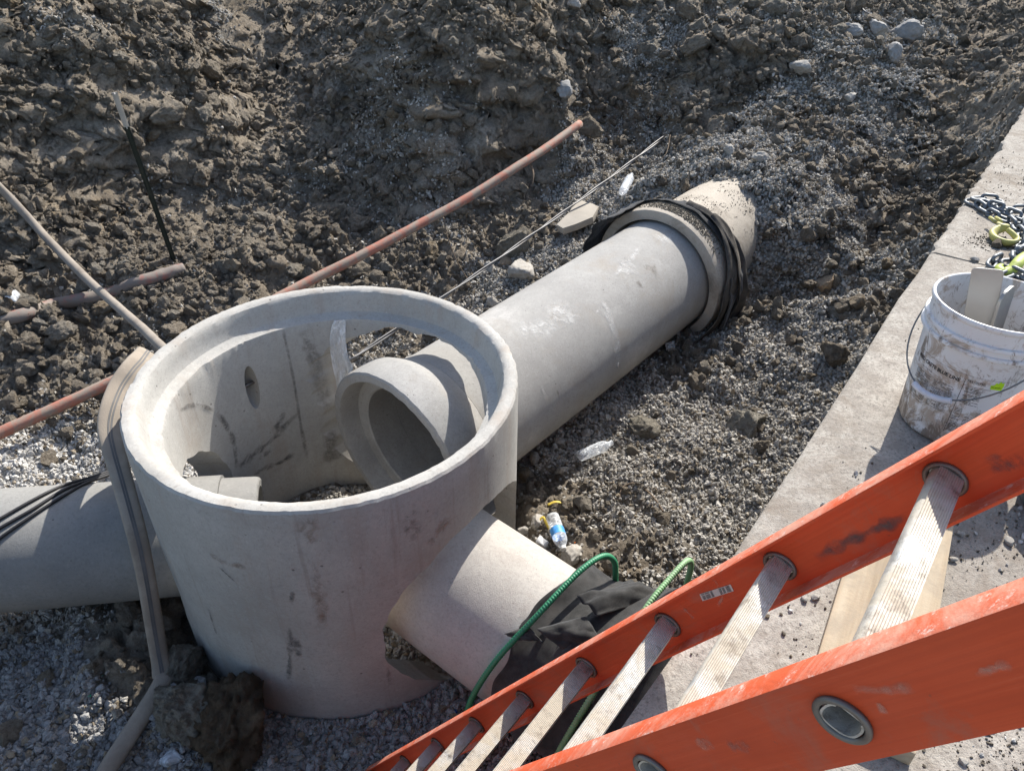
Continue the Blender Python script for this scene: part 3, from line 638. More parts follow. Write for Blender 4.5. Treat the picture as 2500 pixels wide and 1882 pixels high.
# ------------------------------------------------------------------ manhole riser
def bool_cut(me, cutters):
    o = bpy.data.objects.new('tmp', me); COL.objects.link(o); tmp = []
    for c in cutters:
        co = bpy.data.objects.new('cut', c); COL.objects.link(co); tmp.append(co)
        b = o.modifiers.new('b', 'BOOLEAN'); b.operation = 'DIFFERENCE'; b.solver = 'EXACT'; b.object = co
    dg = bpy.context.evaluated_depsgraph_get(); r = bpy.data.meshes.new_from_object(o.evaluated_get(dg))
    for x in tmp+[o]: bpy.data.objects.remove(x, do_unlink=True)
    return r
def rough_cyl(P, D, s0, s1, rad, seed, amp=.008, seg=180, off=Vector((0, 0, 0)), sq=2.0, wide=1.0):
    d, h, n = frame_of(D); V = []; F = []
    for k, s in enumerate((s0, s1)):
        for j in range(seg):
            a = 2*math.pi*j/seg; r = rad*(abs(math.cos(a))**sq+abs(math.sin(a))**sq)**(-1/sq)+amp*float(fbm(np.array([math.cos(a)*5+seed]), np.array([math.sin(a)*5]), seed, 5)[0])
            V.append(P+off+d*s+(h*(math.cos(a)*wide)+n*math.sin(a))*r)
    for j in range(seg): F.append((j, (j+1) % seg, seg+(j+1) % seg, seg+j))
    F.append(tuple(range(seg))[::-1]); F.append(tuple(range(seg, 2*seg)))
    bm = bmesh.new(); m_ = mesh_from('c', V, F); bm.from_mesh(m_); return from_bm('c', bm)
prof = [(RO, 0.0), (RO, .15), (RO, .3), (RO, .45), (RO, .6), (RO, .75), (RO, .9), (RO, 1.0), (RO, 1.07), (RO, 1.115), (RO-.001, 1.128), (RO-.008, RIM_Z), (RO-.028, RIM_Z+.002), (.690, RIM_Z), (.679, 1.130), (.671, 1.112), (.666, 1.085), (.661, 1.058), (.654, 1.040), (.640, 1.030), (.625, 1.026), (.613, 1.022), (RI, 1.012), (RI, .98), (RI, .85), (RI, .7), (RI, .55), (RI, .4), (RI, .25), (RI, .1), (RI, 0.0)]
SEG = 240; V = []; F = []; m_ = len(prof)
for j in range(SEG):
    a = 2*math.pi*j/SEG; ca, sa = math.cos(a), math.sin(a)
    n1 = fbm(np.array([ca*14]), np.array([sa*14]), 201, 4)[0]; n2 = fbm(np.array([ca*30]), np.array([sa*30]), 207, 4)[0]; n3 = fbm(np.array([ca*40]), np.array([sa*40]), 211, 3)[0]
    for i, (r, z) in enumerate(prof):
        e = 0; dz = 0
        if i in (9, 10, 11): e = -.0015*abs(n1)-.004*max(0, n2-.1)-.002*abs(n3); dz = -.0015*abs(n2)-.006*max(0, n1-.45)-.001*n3
        elif i in (13, 14): e = .0015*n3; dz = -.001*abs(n2)
        elif i in (20, 21, 22): e = .003*abs(n3)+.010*max(0, n2-.4); dz = -.002*abs(n3)
        elif i in (0, 30): e = -.004*abs(n2)*(1 if i == 0 else -1)
        V.append(MC+Vector(((r+e)*ca, (r+e)*sa, z+dz)))
for j in range(SEG):
    k = (j+1) % SEG
    for i in range(m_): F.append((j*m_+i, j*m_+(i+1) % m_, k*m_+(i+1) % m_, k*m_+i))
bm = bmesh.new(); bm.from_mesh(mesh_from('m', V, F)); me = from_bm('manhole_barrel', bm)
LA = R(139.5)                                                        # lifting recess on the back wall
def ellip(c, ax, ay, az, a, b, cc):
    bm = bmesh.new(); bmesh.ops.create_uvsphere(bm, u_segments=24, v_segments=17, radius=1)
    for v in bm.verts: v.co = c+ax*(v.co.x*a)+ay*(v.co.y*b)+az*(v.co.z*cc)
    if bm.calc_volume(signed=True) < 0: bmesh.ops.reverse_faces(bm, faces=bm.faces)
    me = bpy.data.meshes.new('c'); bm.to_mesh(me); bm.free(); return me
lo = Vector((math.cos(LA), math.sin(LA), 0)); lt = Vector((-math.sin(LA), math.cos(LA), 0)); LP = MC+lo*RI+Vector((0, 0, .785))
cutA = rough_cyl(AP, AD, .2, 1.1, .460, 3, .018, off=Vector((-.045, .039, -.004)), sq=3.4, wide=1.07)
cutB = rough_cyl(BP, BD, -1.1, -.2, .335, 5, .008, off=Vector((0, .0, .02)))
cutC = rough_cyl(CP, CD, .3, 1.1, .430, 9, .008, off=Vector((.022, .030, .005)))
me = bool_cut(me, [ellip(LP, lo, lt, Vector((0, 0, 1)), .085, .032, .118)]); me = bool_cut(me, [cutA, cutB, cutC])
manhole = empty('manhole', MC, 'round precast concrete manhole riser with open top and three pipe holes', 'manhole')
link_mesh('barrel', me, M['manhole'], manhole, smooth=True, auto=32)
Vp, Fp = tube([LP+lo*.035-lt*.045, LP+lo*.035+lt*.045], .009, 10); link_mesh('lifting_pin', mesh_from('lifting_pin', Vp, Fp), M['collar'], manhole, smooth=True)

def wall_patch(name, pts, width, mat, rad, parent, n=40, wn=7, seed=1):
    """a stain that follows the round wall: pts are (azimuth deg, z)"""
    path = catmull([Vector((math.radians(a)*rad, z, 0)) for a, z in pts], max(2, n//len(pts))); V = []; F = []; E = []
    for i, p in enumerate(path):
        t = (path[min(i+1, len(path)-1)]-path[max(i-1, 0)]).normalized(); nn = Vector((-t.y, t.x, 0)); u = i/(len(path)-1)
        wd = width(u) if callable(width) else width
        wd *= 1+.5*float(fbm(np.array([u*9+seed]), np.array([seed*1.7]), seed, 3)[0])
        for k in range(wn):
            s = (k/(wn-1)-.5)*2; q_ = p+nn*(s*wd/2); a = q_.x/rad
            V.append(MC+Vector((rad*math.cos(a), rad*math.sin(a), q_.y))); E.append((1-s*s)*min(1, 6*u*(1-u)+.25))
    for i in range(len(path)-1):
        for k in range(wn-1): F.append((i*wn+k, i*wn+k+1, (i+1)*wn+k+1, (i+1)*wn+k))
    me = mesh_from(name, V, F); me.attributes.new('edge', 'FLOAT', 'POINT').data.foreach_set('value', E)
    return link_mesh(name, me, mat, parent, smooth=True)
def az_of(px, py, rad, inner=True):
    """azimuth and height where a photo ray meets the round wall"""
    d = ray(px, py); o = Vector((0, 0, CAMZ))-MC; A_ = d.x**2+d.y**2; B_ = 2*(o.x*d.x+o.y*d.y); C_ = o.x**2+o.y**2-rad*rad
    D_ = B_*B_-4*A_*C_
    if D_ < 0: D_ = 0
    t = (-B_+(1 if inner else -1)*math.sqrt(D_))/(2*A_); p = o+d*t; a = math.degrees(math.atan2(p.y, p.x)); return (a % 360, p.z)
Z2 = lambda x, y: (380+x*.3003, 760+y*.3003)
def inner(name, zpts, width, mat, seed=1):
    return wall_patch(name, [az_of(*Z2(*p), RI-.0025) for p in zpts], width, M[mat], RI-.0025, manhole, seed=seed)
inner('scuff_mark', [(500, 820), (580, 940), (640, 1080), (660, 1270)], .030, 'smear', 2)
inner('scuff_mark', [(680, 1265), (800, 1160), (950, 1040), (1155, 830)], .042, 'smear', 3)
inner('scuff_mark', [(970, 960), (1050, 820)], .040, 'smear', 4)
inner('scuff_mark', [(800, 1330), (900, 1270), (1010, 1230), (1140, 1150)], .030, 'smear', 5)
inner('scuff_mark', [(200, 800), (330, 760), (490, 810)], .022, 'smear', 6)
inner('scuff_mark', [(840, 1200), (940, 1130)], .026, 'smear', 7)
inner('seam_mark', [(1030, 130), (1075, 330), (1130, 600), (1165, 830), (1200, 1030), (1235, 1190)], .020, 'crackline', 8)
inner('seam_mark', [(1195, 160), (1250, 300), (1300, 420), (1350, 600), (1400, 790)], .07, 'crackline', 9)
inner('seam_mark', [(1440, 960), (1420, 1100), (1450, 1220)], .09, 'crackline', 10)
Z7 = lambda x, y: (x*.3844, 1240+y*.3844); Z8 = lambda x, y: (830+x*.3844, 1240+y*.3844); Z5 = lambda x, y: (830+x*.3844, 620+y*.3844)
def outer(name, pts, width, mat, seed=1):
    return wall_patch(name, [az_of(*p, RO+.0025, False) for p in pts], width, M[mat], RO+.0025, manhole, seed=seed)
outer('scuff_mark', [Z7(1325, 640), Z7(1350, 730), Z7(1375, 800)], .014, 'smear', 12)
outer('scuff_mark', [Z7(1840, 760), Z7(1840, 930), Z7(1830, 1090)], .020, 'smear', 13)
outer('scuff_mark', [Z7(1870, 820), Z7(1890, 900), Z7(1900, 940)], .035, 'smear', 14)
outer('scuff_mark', [Z7(1390, 375), Z7(1440, 420), Z7(1490, 465)], .009, 'smear', 15)
outer('scuff_mark', [Z7(1860, 530), Z7(1850, 600)], .016, 'smear', 16)
outer('rust_run', [Z7(2000, 330), Z7(2010, 480), Z7(2040, 640), Z7(2050, 760)], .05, 'rust', 17)
outer('rust_run', [Z8(440, 20), Z8(455, 90), Z8(480, 200)], .07, 'mudmark', 18)
outer('rust_run', [Z7(1330, 290), Z7(1420, 340), Z7(1560, 375)], .03, 'rust', 19)
outer('rust_run', [Z7(1940, 60), Z7(1960, 150), Z7(2000, 240)], .06, 'rust', 20)
outer('scuff_mark', [Z8(300, 1000), Z8(310, 1060), Z8(320, 1120)], .018, 'mudmark', 21)
outer('rust_run', [Z8(690, 60), Z8(640, 140), Z8(560, 240)], .06, 'rust', 22)

# ------------------------------------------------------------------ concrete pipes
def pipe(name, P, D, prof, mat, label, group='concrete drain pipes at the manhole', seg=128):
    o = empty(name, P, label, 'pipe', group); return o
def pipe_part(o, name, P, D, prof, mat, seg=144, rough_ends=()):
    V, F = lathe(prof, P, D, seg, closed=True); m_ = len(prof)
    for j in range(seg):
        a = 2*math.pi*j/seg; n_ = float(fbm(np.array([math.cos(a)*20+3]), np.array([math.sin(a)*20]), 77, 4)[0]); n2 = float(fbm(np.array([math.cos(a)*30+3]), np.array([math.sin(a)*30]), 79, 3)[0])
        for i in rough_ends: V[j*m_+i] = V[j*m_+i] + Vector(D).normalized()*(.002*n_+.002*n2) 
    bm = bmesh.new(); bm.from_mesh(mesh_from(name, V, F)); me = from_bm(name, bm)
    return link_mesh(name, me, mat, o, smooth=True, auto=30)
pa = pipe('concrete_pipe', AP+AD*.3, AD, None, None, 'long grey concrete pipe running from the manhole to the fabric wrapped joint')
pipe_part(pa, 'bell', AP, AD, [(.270, .418), (.276, .428), (.30, .432), (.40, .432), (.43, .426), (.50, .385), (.54, .3665), (.54, .300), (.372, .300), (.366, .308), (.362, .362), (.285, .374), (.270, .384)], M['pipe_grey'], rough_ends=(0, 1, 11, 12))
pipe_part(pa, 'barrel', AP, AD, [(.5415, .366), (.62, .357), (.66, AR)]+[(s, AR) for s in np.arange(.8, 2.5, .1)]+[(2.50, AR), (2.50, .30)]+[(s, .30) for s in np.arange(2.4, .7, -.1)]+[(.5415, .300)], M['pipe_grey'])
pn = pipe('concrete_pipe', AP+AD*2.42, AD, None, None, 'dusty buried concrete pipe vanishing into the gravel behind its black wrapped collar')
pipe_part(pn, 'bell', AP, AD, [(2.420, .420), (2.426, .432), (2.45, .438), (2.58, .436), (2.63, .42), (2.70, .375), (2.70, .30), (2.545, .30), (2.54, .366), (2.43, .372), (2.42, .376)], M['pipe_dusty'], rough_ends=(0, 1))
pipe_part(pn, 'barrel', AP, AD, [(2.7015, .375), (2.78, .362), (2.86, AR), (4.9, AR), (4.9, .30), (2.7015, .30)], M['pipe_dusty'])
pb = pipe('concrete_pipe', BP+BD*-1.2, BD, None, None, 'grey concrete pipe entering the manhole under the draped flat hose')
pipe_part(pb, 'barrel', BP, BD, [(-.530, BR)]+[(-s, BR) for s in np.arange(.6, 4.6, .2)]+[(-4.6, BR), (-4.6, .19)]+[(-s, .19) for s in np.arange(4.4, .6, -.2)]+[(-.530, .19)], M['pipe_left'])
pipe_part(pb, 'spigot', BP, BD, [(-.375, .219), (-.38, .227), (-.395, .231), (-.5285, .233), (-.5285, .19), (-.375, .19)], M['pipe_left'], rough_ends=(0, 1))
pc = pipe('concrete_pipe', CP+CD*1.0, CD, None, None, 'short pale speckled concrete pipe leaving the manhole beneath the ladder')
pipe_part(pc, 'barrel', CP, CD, [(.46, CRAD)]+[(s, CRAD) for s in np.arange(.55, 1.7, .1)]+[(1.72, CRAD), (1.72, .23)]+[(s, .23) for s in np.arange(1.6, .5, -.1)]+[(.46, .23)], M['pipe_front'])

def pipe_patch(name, P, D, rad, pts, width, mat, parent, wn=7, seed=1):
    """a scrape or stain that follows a pipe: pts are photo pixels on its outside"""
    d, h, n = frame_of(D); Q = []
    for (px, py) in pts:
        r_ = ray(px, py); o_ = Vector((0, 0, CAMZ))-P; a = r_-d*r_.dot(d); b = o_-d*o_.dot(d)
        A_, B_, C_ = a.dot(a), 2*a.dot(b), b.dot(b)-rad*rad; D_ = max(0, B_*B_-4*A_*C_); t = (-B_-math.sqrt(D_))/(2*A_); x = o_+r_*t
        Q.append(Vector((x.dot(d), math.atan2(x.dot(n), x.dot(h))*rad, 0)))
    path = catmull(Q, 6); V = []; F = []; E = []
    for i, p in enumerate(path):
        t = (path[min(i+1, len(path)-1)]-path[max(i-1, 0)]).normalized(); nn = Vector((-t.y, t.x, 0)); u = i/(len(path)-1)
        wd = width*(1+.5*float(fbm(np.array([u*9+seed]), np.array([seed*1.7]), seed, 3)[0]))
        for k in range(wn):
            s = (k/(wn-1)-.5)*2; q_ = p+nn*(s*wd/2); a = q_.y/rad
            V.append(P+d*q_.x+(h*math.cos(a)+n*math.sin(a))*(rad+.002)); E.append((1-s*s)*min(1, 6*u*(1-u)+.1))
    for i in range(len(path)-1):
        for k in range(wn-1): F.append((i*wn+k, i*wn+k+1, (i+1)*wn+k+1, (i+1)*wn+k))
    me = mesh_from(name, V, F); me.attributes.new('edge', 'FLOAT', 'POINT').data.foreach_set('value', E)
    return link_mesh(name, me, mat, parent, smooth=True)
Z6 = lambda x, y: (1400+x*.2403, 400+y*.2403)
def pap(name, pts, w_, mat, seed): pipe_patch(name, AP, AD, AR, pts, w_, M[mat], pa, seed=seed)
pap('scrape_mark', [Z6(560, 1000), Z6(620, 920), Z6(665, 850)], .035, 'dustmark', 1)
pap('scrape_mark', [Z6(850, 780), Z6(920, 760), Z6(1000, 790)], .10, 'dustmark', 2)
pap('scrape_mark', [Z6(440, 1050), Z6(520, 1080), Z6(600, 1010)], .14, 'dustmark', 3)
pap('scrape_mark', [Z6(280, 1400), Z6(350, 1500), Z6(390, 1640)], .05, 'dustmark', 4)
pap('scrape_mark', [Z5(1640, 330), Z5(1720, 450), Z5(1750, 600), Z5(1720, 760)], .045, 'dustmark', 5)
pap('scrape_mark', [Z5(1300, 330), Z5(1420, 380), Z5(1500, 440)], .16, 'dustmark', 6)
pap('scrape_mark', [Z5(1100, 480), Z5(1250, 480), Z5(1400, 420)], .12, 'dustmark', 7)
pap('mud_mark', [Z6(720, 1010), Z6(780, 1060), Z6(850, 1090)], .09, 'mudmark', 8)
pap('mud_mark', [Z6(640, 1230), Z6(690, 1220)], .05, 'mudmark', 9)
pap('mud_mark', [Z5(1270, 830), Z5(1290, 870), Z5(1310, 920)], .02, 'dustmark', 10)
pap('mud_mark', [Z5(1355, 800), Z5(1375, 860), Z5(1390, 915)], .012, 'mudmark', 11)

f1_ = lambda x, y, s: float(fbm(np.array([x]), np.array([y]), s, 4)[0])
# crumbs of earth lying on the buried collar
rg = np.random.default_rng(5); d_, h_, n_ = frame_of(AD); pts = []; 
for k in range(5200):
    s = rg.uniform(2.455, 2.60) if k < 4000 else rg.uniform(2.72, 3.3); a = rg.normal(1.80, .36) if k < 4000 else rg.normal(1.9, .5)
    if k >= 4000 and f1_(s*9, a*5, 7) < .1: continue
    r_ = .440 if s < 2.6 else (.44-.075*(s-2.6)/.1 if s < 2.7 else (.372 if s < 2.8 else AR+.002)); p = AP+AD*s+(h_*math.cos(a)+n_*math.sin(a))*r_; pts.append(p[:])
scatter('earth_crumbs', np.array(pts), rg.uniform(.003, .012, len(pts))*(.5+.5*rg.random(len(pts))), PEB, M['pale_clod'], 'brown earth crumbs lying on top of the buried pipe collar', 'soil', 21)
# ------------------------------------------------------------------ ladder leaning on the pavement edge
LF0 = Vector((.54788, .71561, CAMZ-.64415)); LU = Vector((-.41206583, .28775056, -.86452378)).normalized()
LV = Vector((-.59673, -.80225, .0174)); LV = (LV-LU*LV.dot(LU)).normalized(); LN = LU.cross(LV)
if LN.z < 0: LN = -LN
LW = .4136; SP = .3048; I0, I1 = -3.0, 8.12
ladder = empty('ladder', LF0+LU*SP*I1, 'orange fibreglass ladder with aluminium rungs leaning on the pavement edge', 'ladder')
TN = (LU*-.968+LN*.25).normalized(); TR = TN.cross(LV).normalized()
def ellipse_cut(c, ax, a, b, depth, seg=32):
    V = []; F = []
    for s in (-1, 1):
        for j in range(seg):
            t = 2*math.pi*j/seg; V.append(c+ax*(s*depth)+TR*(a*math.cos(t))+TN*(b*math.sin(t)))
    for j in range(seg): F.append((j, (j+1) % seg, seg+(j+1) % seg, seg+j))
    F += [tuple(range(seg))[::-1], tuple(range(seg, 2*seg))]; return V, F
def rail(base, inward):
    D2 = .046; th = .0045; fl = .033
    prof = [(0, -D2), (fl, -D2), (fl, -D2+th), (th, -D2+th), (th, D2-th), (fl, D2-th), (fl, D2), (0, D2)]   # (inward, along normal)
    V = []; F = []; n = len(prof)
    for e in (I0, I1):
        for (a, b) in prof: V.append(base+LU*(e*SP)+inward*a+LN*b)
    for i in range(n): F.append((i, (i+1) % n, n+(i+1) % n, n+i))
    F += [tuple(range(n)), tuple(range(n, 2*n))[::-1]]
    bm = bmesh.new(); bm.from_mesh(mesh_from('r', V, F)); me = from_bm('rail', bm)
    cv = []; cf = []
    for i in range(-2, 8):
        v, f = ellipse_cut(base+LU*(i*SP), LV, .0225, .0192, .02); cf += [tuple(k+len(cv) for k in q_) for q_ in f]; cv += v
    bm = bmesh.new(); bm.from_mesh(mesh_from('c', cv, cf)); me = bool_cut(me, [from_bm('c', bm)])
    bev(me, .0012, 2, 40)
    o = link_mesh('rail', me, M['orange'], ladder, auto=40); me.materials.append(M['orange_edge'])
    for p in me.polygons:
        nw = p.normal
        if abs(nw.dot(LN)) > .8 and p.area > 1e-6: p.material_index = 1
    me.update(); return o
r1 = rail(LF0, LV); r2 = rail(LF0+LV*LW, -LV)
def rung_profile(shrink=0.0):
    P_ = []; w_, h_ = .0185-shrink, .0165-shrink; ng = 11
    for k in range(ng*2+1):
        x = -w_*.86+2*w_*.86*k/(ng*2); P_.append((x, h_-(.0011 if (k % 2 and shrink == 0) else 0)))
    for t in np.linspace(80, -260, 34):
        a = math.radians(t); P_.append((w_*math.copysign(abs(math.cos(a))**.7, math.cos(a)), h_*.96*math.copysign(abs(math.sin(a))**.75, math.sin(a)) - .0005)) if not (math.sin(a) > .80) else None
    return P_
PO = rung_profile(); PI_ = rung_profile(.0022)
for i in range(-2, 8):
    c = LF0+LU*(i*SP); V = []; F = []; n = len(PO)
    for s in (-.003, LW+.003):
        for pr in (PO, PI_):
            for (x, y) in pr: V.append(c+LV*s+TR*x+TN*y)
    for k in range(n):
        k2 = (k+1) % n
        F += [(k, k2, 2*n+k2, 2*n+k), (n+k2, n+k, 3*n+k, 3*n+k2), (k2, k, n+k, n+k2), (2*n+k, 2*n+k2, 3*n+k2, 3*n+k)]
    F.append(tuple(range(n, 2*n)))
    bm = bmesh.new(); bm.from_mesh(mesh_from('r', V, F)); ro = link_mesh('rung', from_bm('rung', bm), M['alu'], ladder, smooth=True, auto=22)
    for s in (.0068, LW+.0022, -.0022, LW-.0068):
        path = [c+LV*s+TR*(.0238*math.cos(t))+TN*(.0203*math.sin(t)) for t in np.linspace(0, 2*math.pi, 41)]
        Vc, Fc = tube(path, .0036, 8, rx=.0036, cap=False); co_ = link_mesh('collar', mesh_from('collar', Vc, Fc), M['collar'], None, smooth=True)
        co_.parent = ro
def plane_patch(name, corners, p, n, off, mat, parent, sub=None):
    V = [on_plane(x, y, p, n)+n*off for x, y in corners]; me = mesh_from(name, V, [tuple(range(len(V)))]); return link_mesh(name, me, mat, parent)
WP = LF0+LV*.0045
Z1 = lambda x, y: (1660+x*.3844, 1240+y*.3844)
st = plane_patch('sticker', [Z1(125, 545), Z1(322, 482), Z1(343, 524), Z1(145, 588)], WP, LV, .0008, M['sticker_white'], ladder)
V = []; F = []
for row in range(9):
    for (u0, u1) in ((.05, .14), (.16, .30), (.33, .40), (.60, .68), (.70, .78), (.82, .95)):
        if row in (2,) and u0 < .3: continue
        q_ = []
        for (u, v) in ((u0, .08+row*.097), (u1, .08+row*.097), (u1, .125+row*.097), (u0, .125+row*.097)):
            a = Vector(Z1(125, 545)).lerp(Vector(Z1(322, 482)), u); b = Vector(Z1(145, 588)).lerp(Vector(Z1(343, 524)), u); c = a.lerp(b, v); q_.append(on_plane(c.x, c.y, WP, LV)+LV*.0013)
        F.append(tuple(range(len(V), len(V)+4))); V += q_
o = link_mesh('small_print', mesh_from('small_print', V, F), M['pail_print'], None); o.parent = st
def plane_smear(name, pts, width, p, n, mat, parent, seed=1, wn=9, axis_w=None):
    path = catmull([on_plane(x, y, p, n)+n*.0009 for x, y in pts], 8); V = []; F = []; E = []
    for i, q_ in enumerate(path):
        t = (path[min(i+1, len(path)-1)]-path[max(i-1, 0)]).normalized(); s_ = n.cross(t).normalized(); u = i/(len(path)-1)
        wd = width*(1+.5*float(fbm(np.array([u*9+seed]), np.array([seed*1.7]), seed, 3)[0]))
        for k in range(wn):
            s = (k/(wn-1)-.5)*2; V.append(q_+s_*(s*wd/2)); E.append((1-s*s)*min(1, 6*u*(1-u)+.15))
    for i in range(len(path)-1):
        for k in range(wn-1): F.append((i*wn+k, i*wn+k+1, (i+1)*wn+k+1, (i+1)*wn+k))
    me = mesh_from(name, V, F); me.attributes.new('edge', 'FLOAT', 'POINT').data.foreach_set('value', E); return link_mesh(name, me, mat, parent)
plane_smear('scuff_mark', [Z1(870, 320), Z1(1010, 235), Z1(1160, 170), Z1(1300, 110), Z1(1440, 50)], .020, WP, LV, M['smear'], ladder, 3)
plane_smear('scuff_mark', [Z1(200, 440), Z1(245, 490), Z1(270, 560), Z1(240, 620)], .008, WP, LV, M['chalk'], ladder, 4)
plane_smear('scuff_mark', [Z1(0, 610), Z1(50, 660), Z1(90, 700)], .007, WP, LV, M['chalk'], ladder, 5)
WN = LF0+LV*LW
Zq_ = lambda x, y: (2060+x*.2762, 960+y*.2762)
plane_smear('scuff_mark', [Z1(100, 1460), Z1(160, 1500), Z1(200, 1480)], .018, WN, LV, M['chalk'], ladder, 6)
plane_smear('scuff_mark', [Z1(300, 1500), Z1(380, 1510), Z1(430, 1490)], .016, WN, LV, M['crackline'], ladder, 7)
plane_smear('scuff_mark', [Z1(1100, 1140), Z1(1300, 1150), Z1(1480, 1130)], .012, WN, LV, M['chalk'], ladder, 8)
plane_smear('scuff_mark', [Z1(1260, 1230), Z1(1285, 1270), Z1(1300, 1300)], .008, WN, LV, M['chalk'], ladder, 9)
plane_smear('scuff_mark', [Z1(1880, 1060), Z1(2000, 1010), Z1(2100, 980)], .010, WN, LV, M['chalk'], ladder, 10)

plane_smear('scuff_mark', [Zq_(1290, 540), Zq_(1350, 620), Zq_(1400, 700)], .018, WP, LV, M['smear'], ladder, 11)
plane_smear('scuff_mark', [Zq_(1420, 640), Zq_(1500, 610), Zq_(1590, 570)], .020, WP, LV, M['smear'], ladder, 12)
# ------------------------------------------------------------------ white bucket on the pavement
BK = Vector((1.187, 1.630, SLT)); ZA = Vector((0, 0, 1))
bucket = empty('bucket', BK, 'dirty white plastic bucket with wire handle and black printed lettering on the pavement', 'bucket')
rb = lambda z: .1305+(.1475-.1305)*z/.367
body = [(.0, .0), (.0, .122), (.004, .128), (.012, .1315)]+[(z, rb(z)) for z in np.linspace(.03, .280, 9)]+[(.2815, rb(.28)), (.2820, .1555), (.2835, .157), (.289, .157), (.2915, .1555), (.293, .151), (.305, .1505), (.3065, .154), (.308, .1555), (.314, .1555), (.3165, .154), (.318, .1475), (.350, .1475), (.3535, .151), (.3575, .1535), (.363, .1535), (.3665, .151), (.367, .148), (.3655, .1455), (.355, .1440), (.30, .1425), (.02, .1275), (.016, .12), (.016, 0)]
V, F = lathe(body, BK, ZA, 128); bm = bmesh.new(); bm.from_mesh(mesh_from('b', V, F)); bmesh.ops.remove_doubles(bm, verts=bm.verts, dist=1e-5)
me = from_bm('body', bm)
bo = bpy.data.objects.new('body', me); COL.objects.link(bo); bo.parent = bucket; bo.location = -BK
bm = bmesh.new(); bm.from_mesh(me); bmesh.ops.translate(bm, vec=-BK, verts=bm.verts); bm.to_mesh(me); bm.free(); bo.location = (0, 0, 0)
me.materials.append(M['pail']); me.polygons.foreach_set('use_smooth', [True]*len(me.polygons)); me.set_sharp_from_angle(angle=R(40))
def bucket_uv(px, py):
    d = ray(px, py); o = Vector((0, 0, CAMZ))-BK; t = 1.0
    A_ = d.x**2+d.y**2; best = None; r_ = .14
    for it in range(20):
        B_ = 2*(o.x*d.x+o.y*d.y); C_ = o.x**2+o.y**2-r_*r_; D_ = max(0, B_*B_-4*A_*C_); t = (-B_-math.sqrt(D_))/(2*A_); p = o+d*t; r_ = rb(p.z)
    return math.atan2(p.y, p.x) % (2*math.pi), p.z
ZB = lambda x, y: (2140+x*.2824, 620+y*.2824)
def wrap(name, verts2, faces, a0, z0, mat, parent, off=.0006, slope=0.0):
    V = []
    for (x, y) in verts2:
        z = z0+y; r_ = rb(z)+off; a = a0+x/.139; V.append(BK+Vector((r_*math.cos(a), r_*math.sin(a), z)))
    return link_mesh(name, mesh_from(name, V, faces), mat, parent)
def text_mesh(s, size, bold=0.0):
    cu = bpy.data.curves.new('t', 'FONT'); cu.body = s; cu.size = size; cu.offset = bold; cu.resolution_u = 3; o = bpy.data.objects.new('t', cu); COL.objects.link(o)
    dg = bpy.context.evaluated_depsgraph_get(); dg.update(); me = bpy.data.meshes.new_from_object(o.evaluated_get(dg)); bpy.data.objects.remove(o, do_unlink=True)
    v = [(p.co.x, p.co.y) for p in me.vertices]; f = [tuple(p.vertices) for p in me.polygons]; return v, f
def bucket_text(name, s, p0, p1, h, bold=0.0):
    (a0, z0), (a1, z1) = bucket_uv(*p0), bucket_uv(*p1); v, f = text_mesh(s, h, bold); w_ = max(x for x, y in v); k = ((a1-a0)*.139)/w_
    zz = (z0+z1)/2
    return wrap(name, [(x*k, y) for x, y in v], f, a0, zz, M['pail_print'], bucket)
bucket_text('lettering', 'PEED CRETE BLUE LINE', ZB(374, 878), ZB(722, 1096), .0135, .0004)
bucket_text('lettering', 'TR5102750,', ZB(776, 1106), ZB(944, 1140), .0105, .0001)
def strips(a0, a1, z0, z1, rows, fill=.55, seed=1):
    rg = random.Random(seed); v = []; f = []; W_ = (a1-a0)*.139
    for r_ in range(rows):
        y = z1-(z1-z0)*(r_+.5)/rows; hgt = (z1-z0)/rows*fill; x = 0
        while x < W_*.96:
            w_ = min(rg.uniform(.004, .016), W_-x)
            if rg.random() < .82:
                n0 = len(v); v += [(x, y-z0), (x+w_, y-z0), (x+w_, y-z0+hgt), (x, y-z0+hgt)]; f.append((n0, n0+1, n0+2, n0+3))
            x += w_+.0012
    return v, f, a0, z0
(aL, zL), (aM, zM), (aR, zR) = bucket_uv(*ZB(378, 960)), bucket_uv(*ZB(722, 1096)), bucket_uv(*ZB(950, 1140))
for (a0, a1, z0, z1, rows, sd_) in ((aL-.05, aL+.42*(aM-aL), zM-.115, zM-.028, 24, 1), (aL+.50*(aM-aL), aM-.04, zM-.105, zM-.024, 24, 2), (aM+.12, aM+.75*(aR-aM)+.1, zM-.062, zM-.010, 13, 3), (aM+.10, aM+.55*(aR-aM), zM-.150, zM-.075, 18, 4), (aM+.62*(aR-aM)+.04, aR+.05, zM-.145, zM-.095, 11, 5)):
    v, f, a_, z_ = strips(a0, a1, z0, z1, rows, .42, sd_); wrap('small_print', v, f, a_, z_, M['smallprint'], bucket)
bucket_text('lettering', 'Net 11 kg Part', ZB(395, 965), ZB(480, 1020), .007, 0)
def rule(a0, z0, a1, z1, w_=.0008):
    n_ = 14; v = []; f = []
    for i in range(n_+1):
        t = i/n_; x = (a1-a0)*.139*t; y = (z1-z0)*t
        v += [(x-w_*(abs(z1-z0) > .02), y-w_*(abs(z1-z0) <= .02)), (x+w_*(abs(z1-z0) > .02), y+w_*(abs(z1-z0) <= .02))]
        if i: f.append((2*i-2, 2*i-1, 2*i+1, 2*i))
    wrap('rule_line', v, f, a0, z0, M['pail_print'], bucket)
rule(aM+.07, zM+.010, aM+.07, zM-.155, .0006); rule(aL-.06, zM+.022, aR+.35, zM+.022, .0003); rule(aM+.07, zM-.006, aR+.1, zM-.006, .0004)
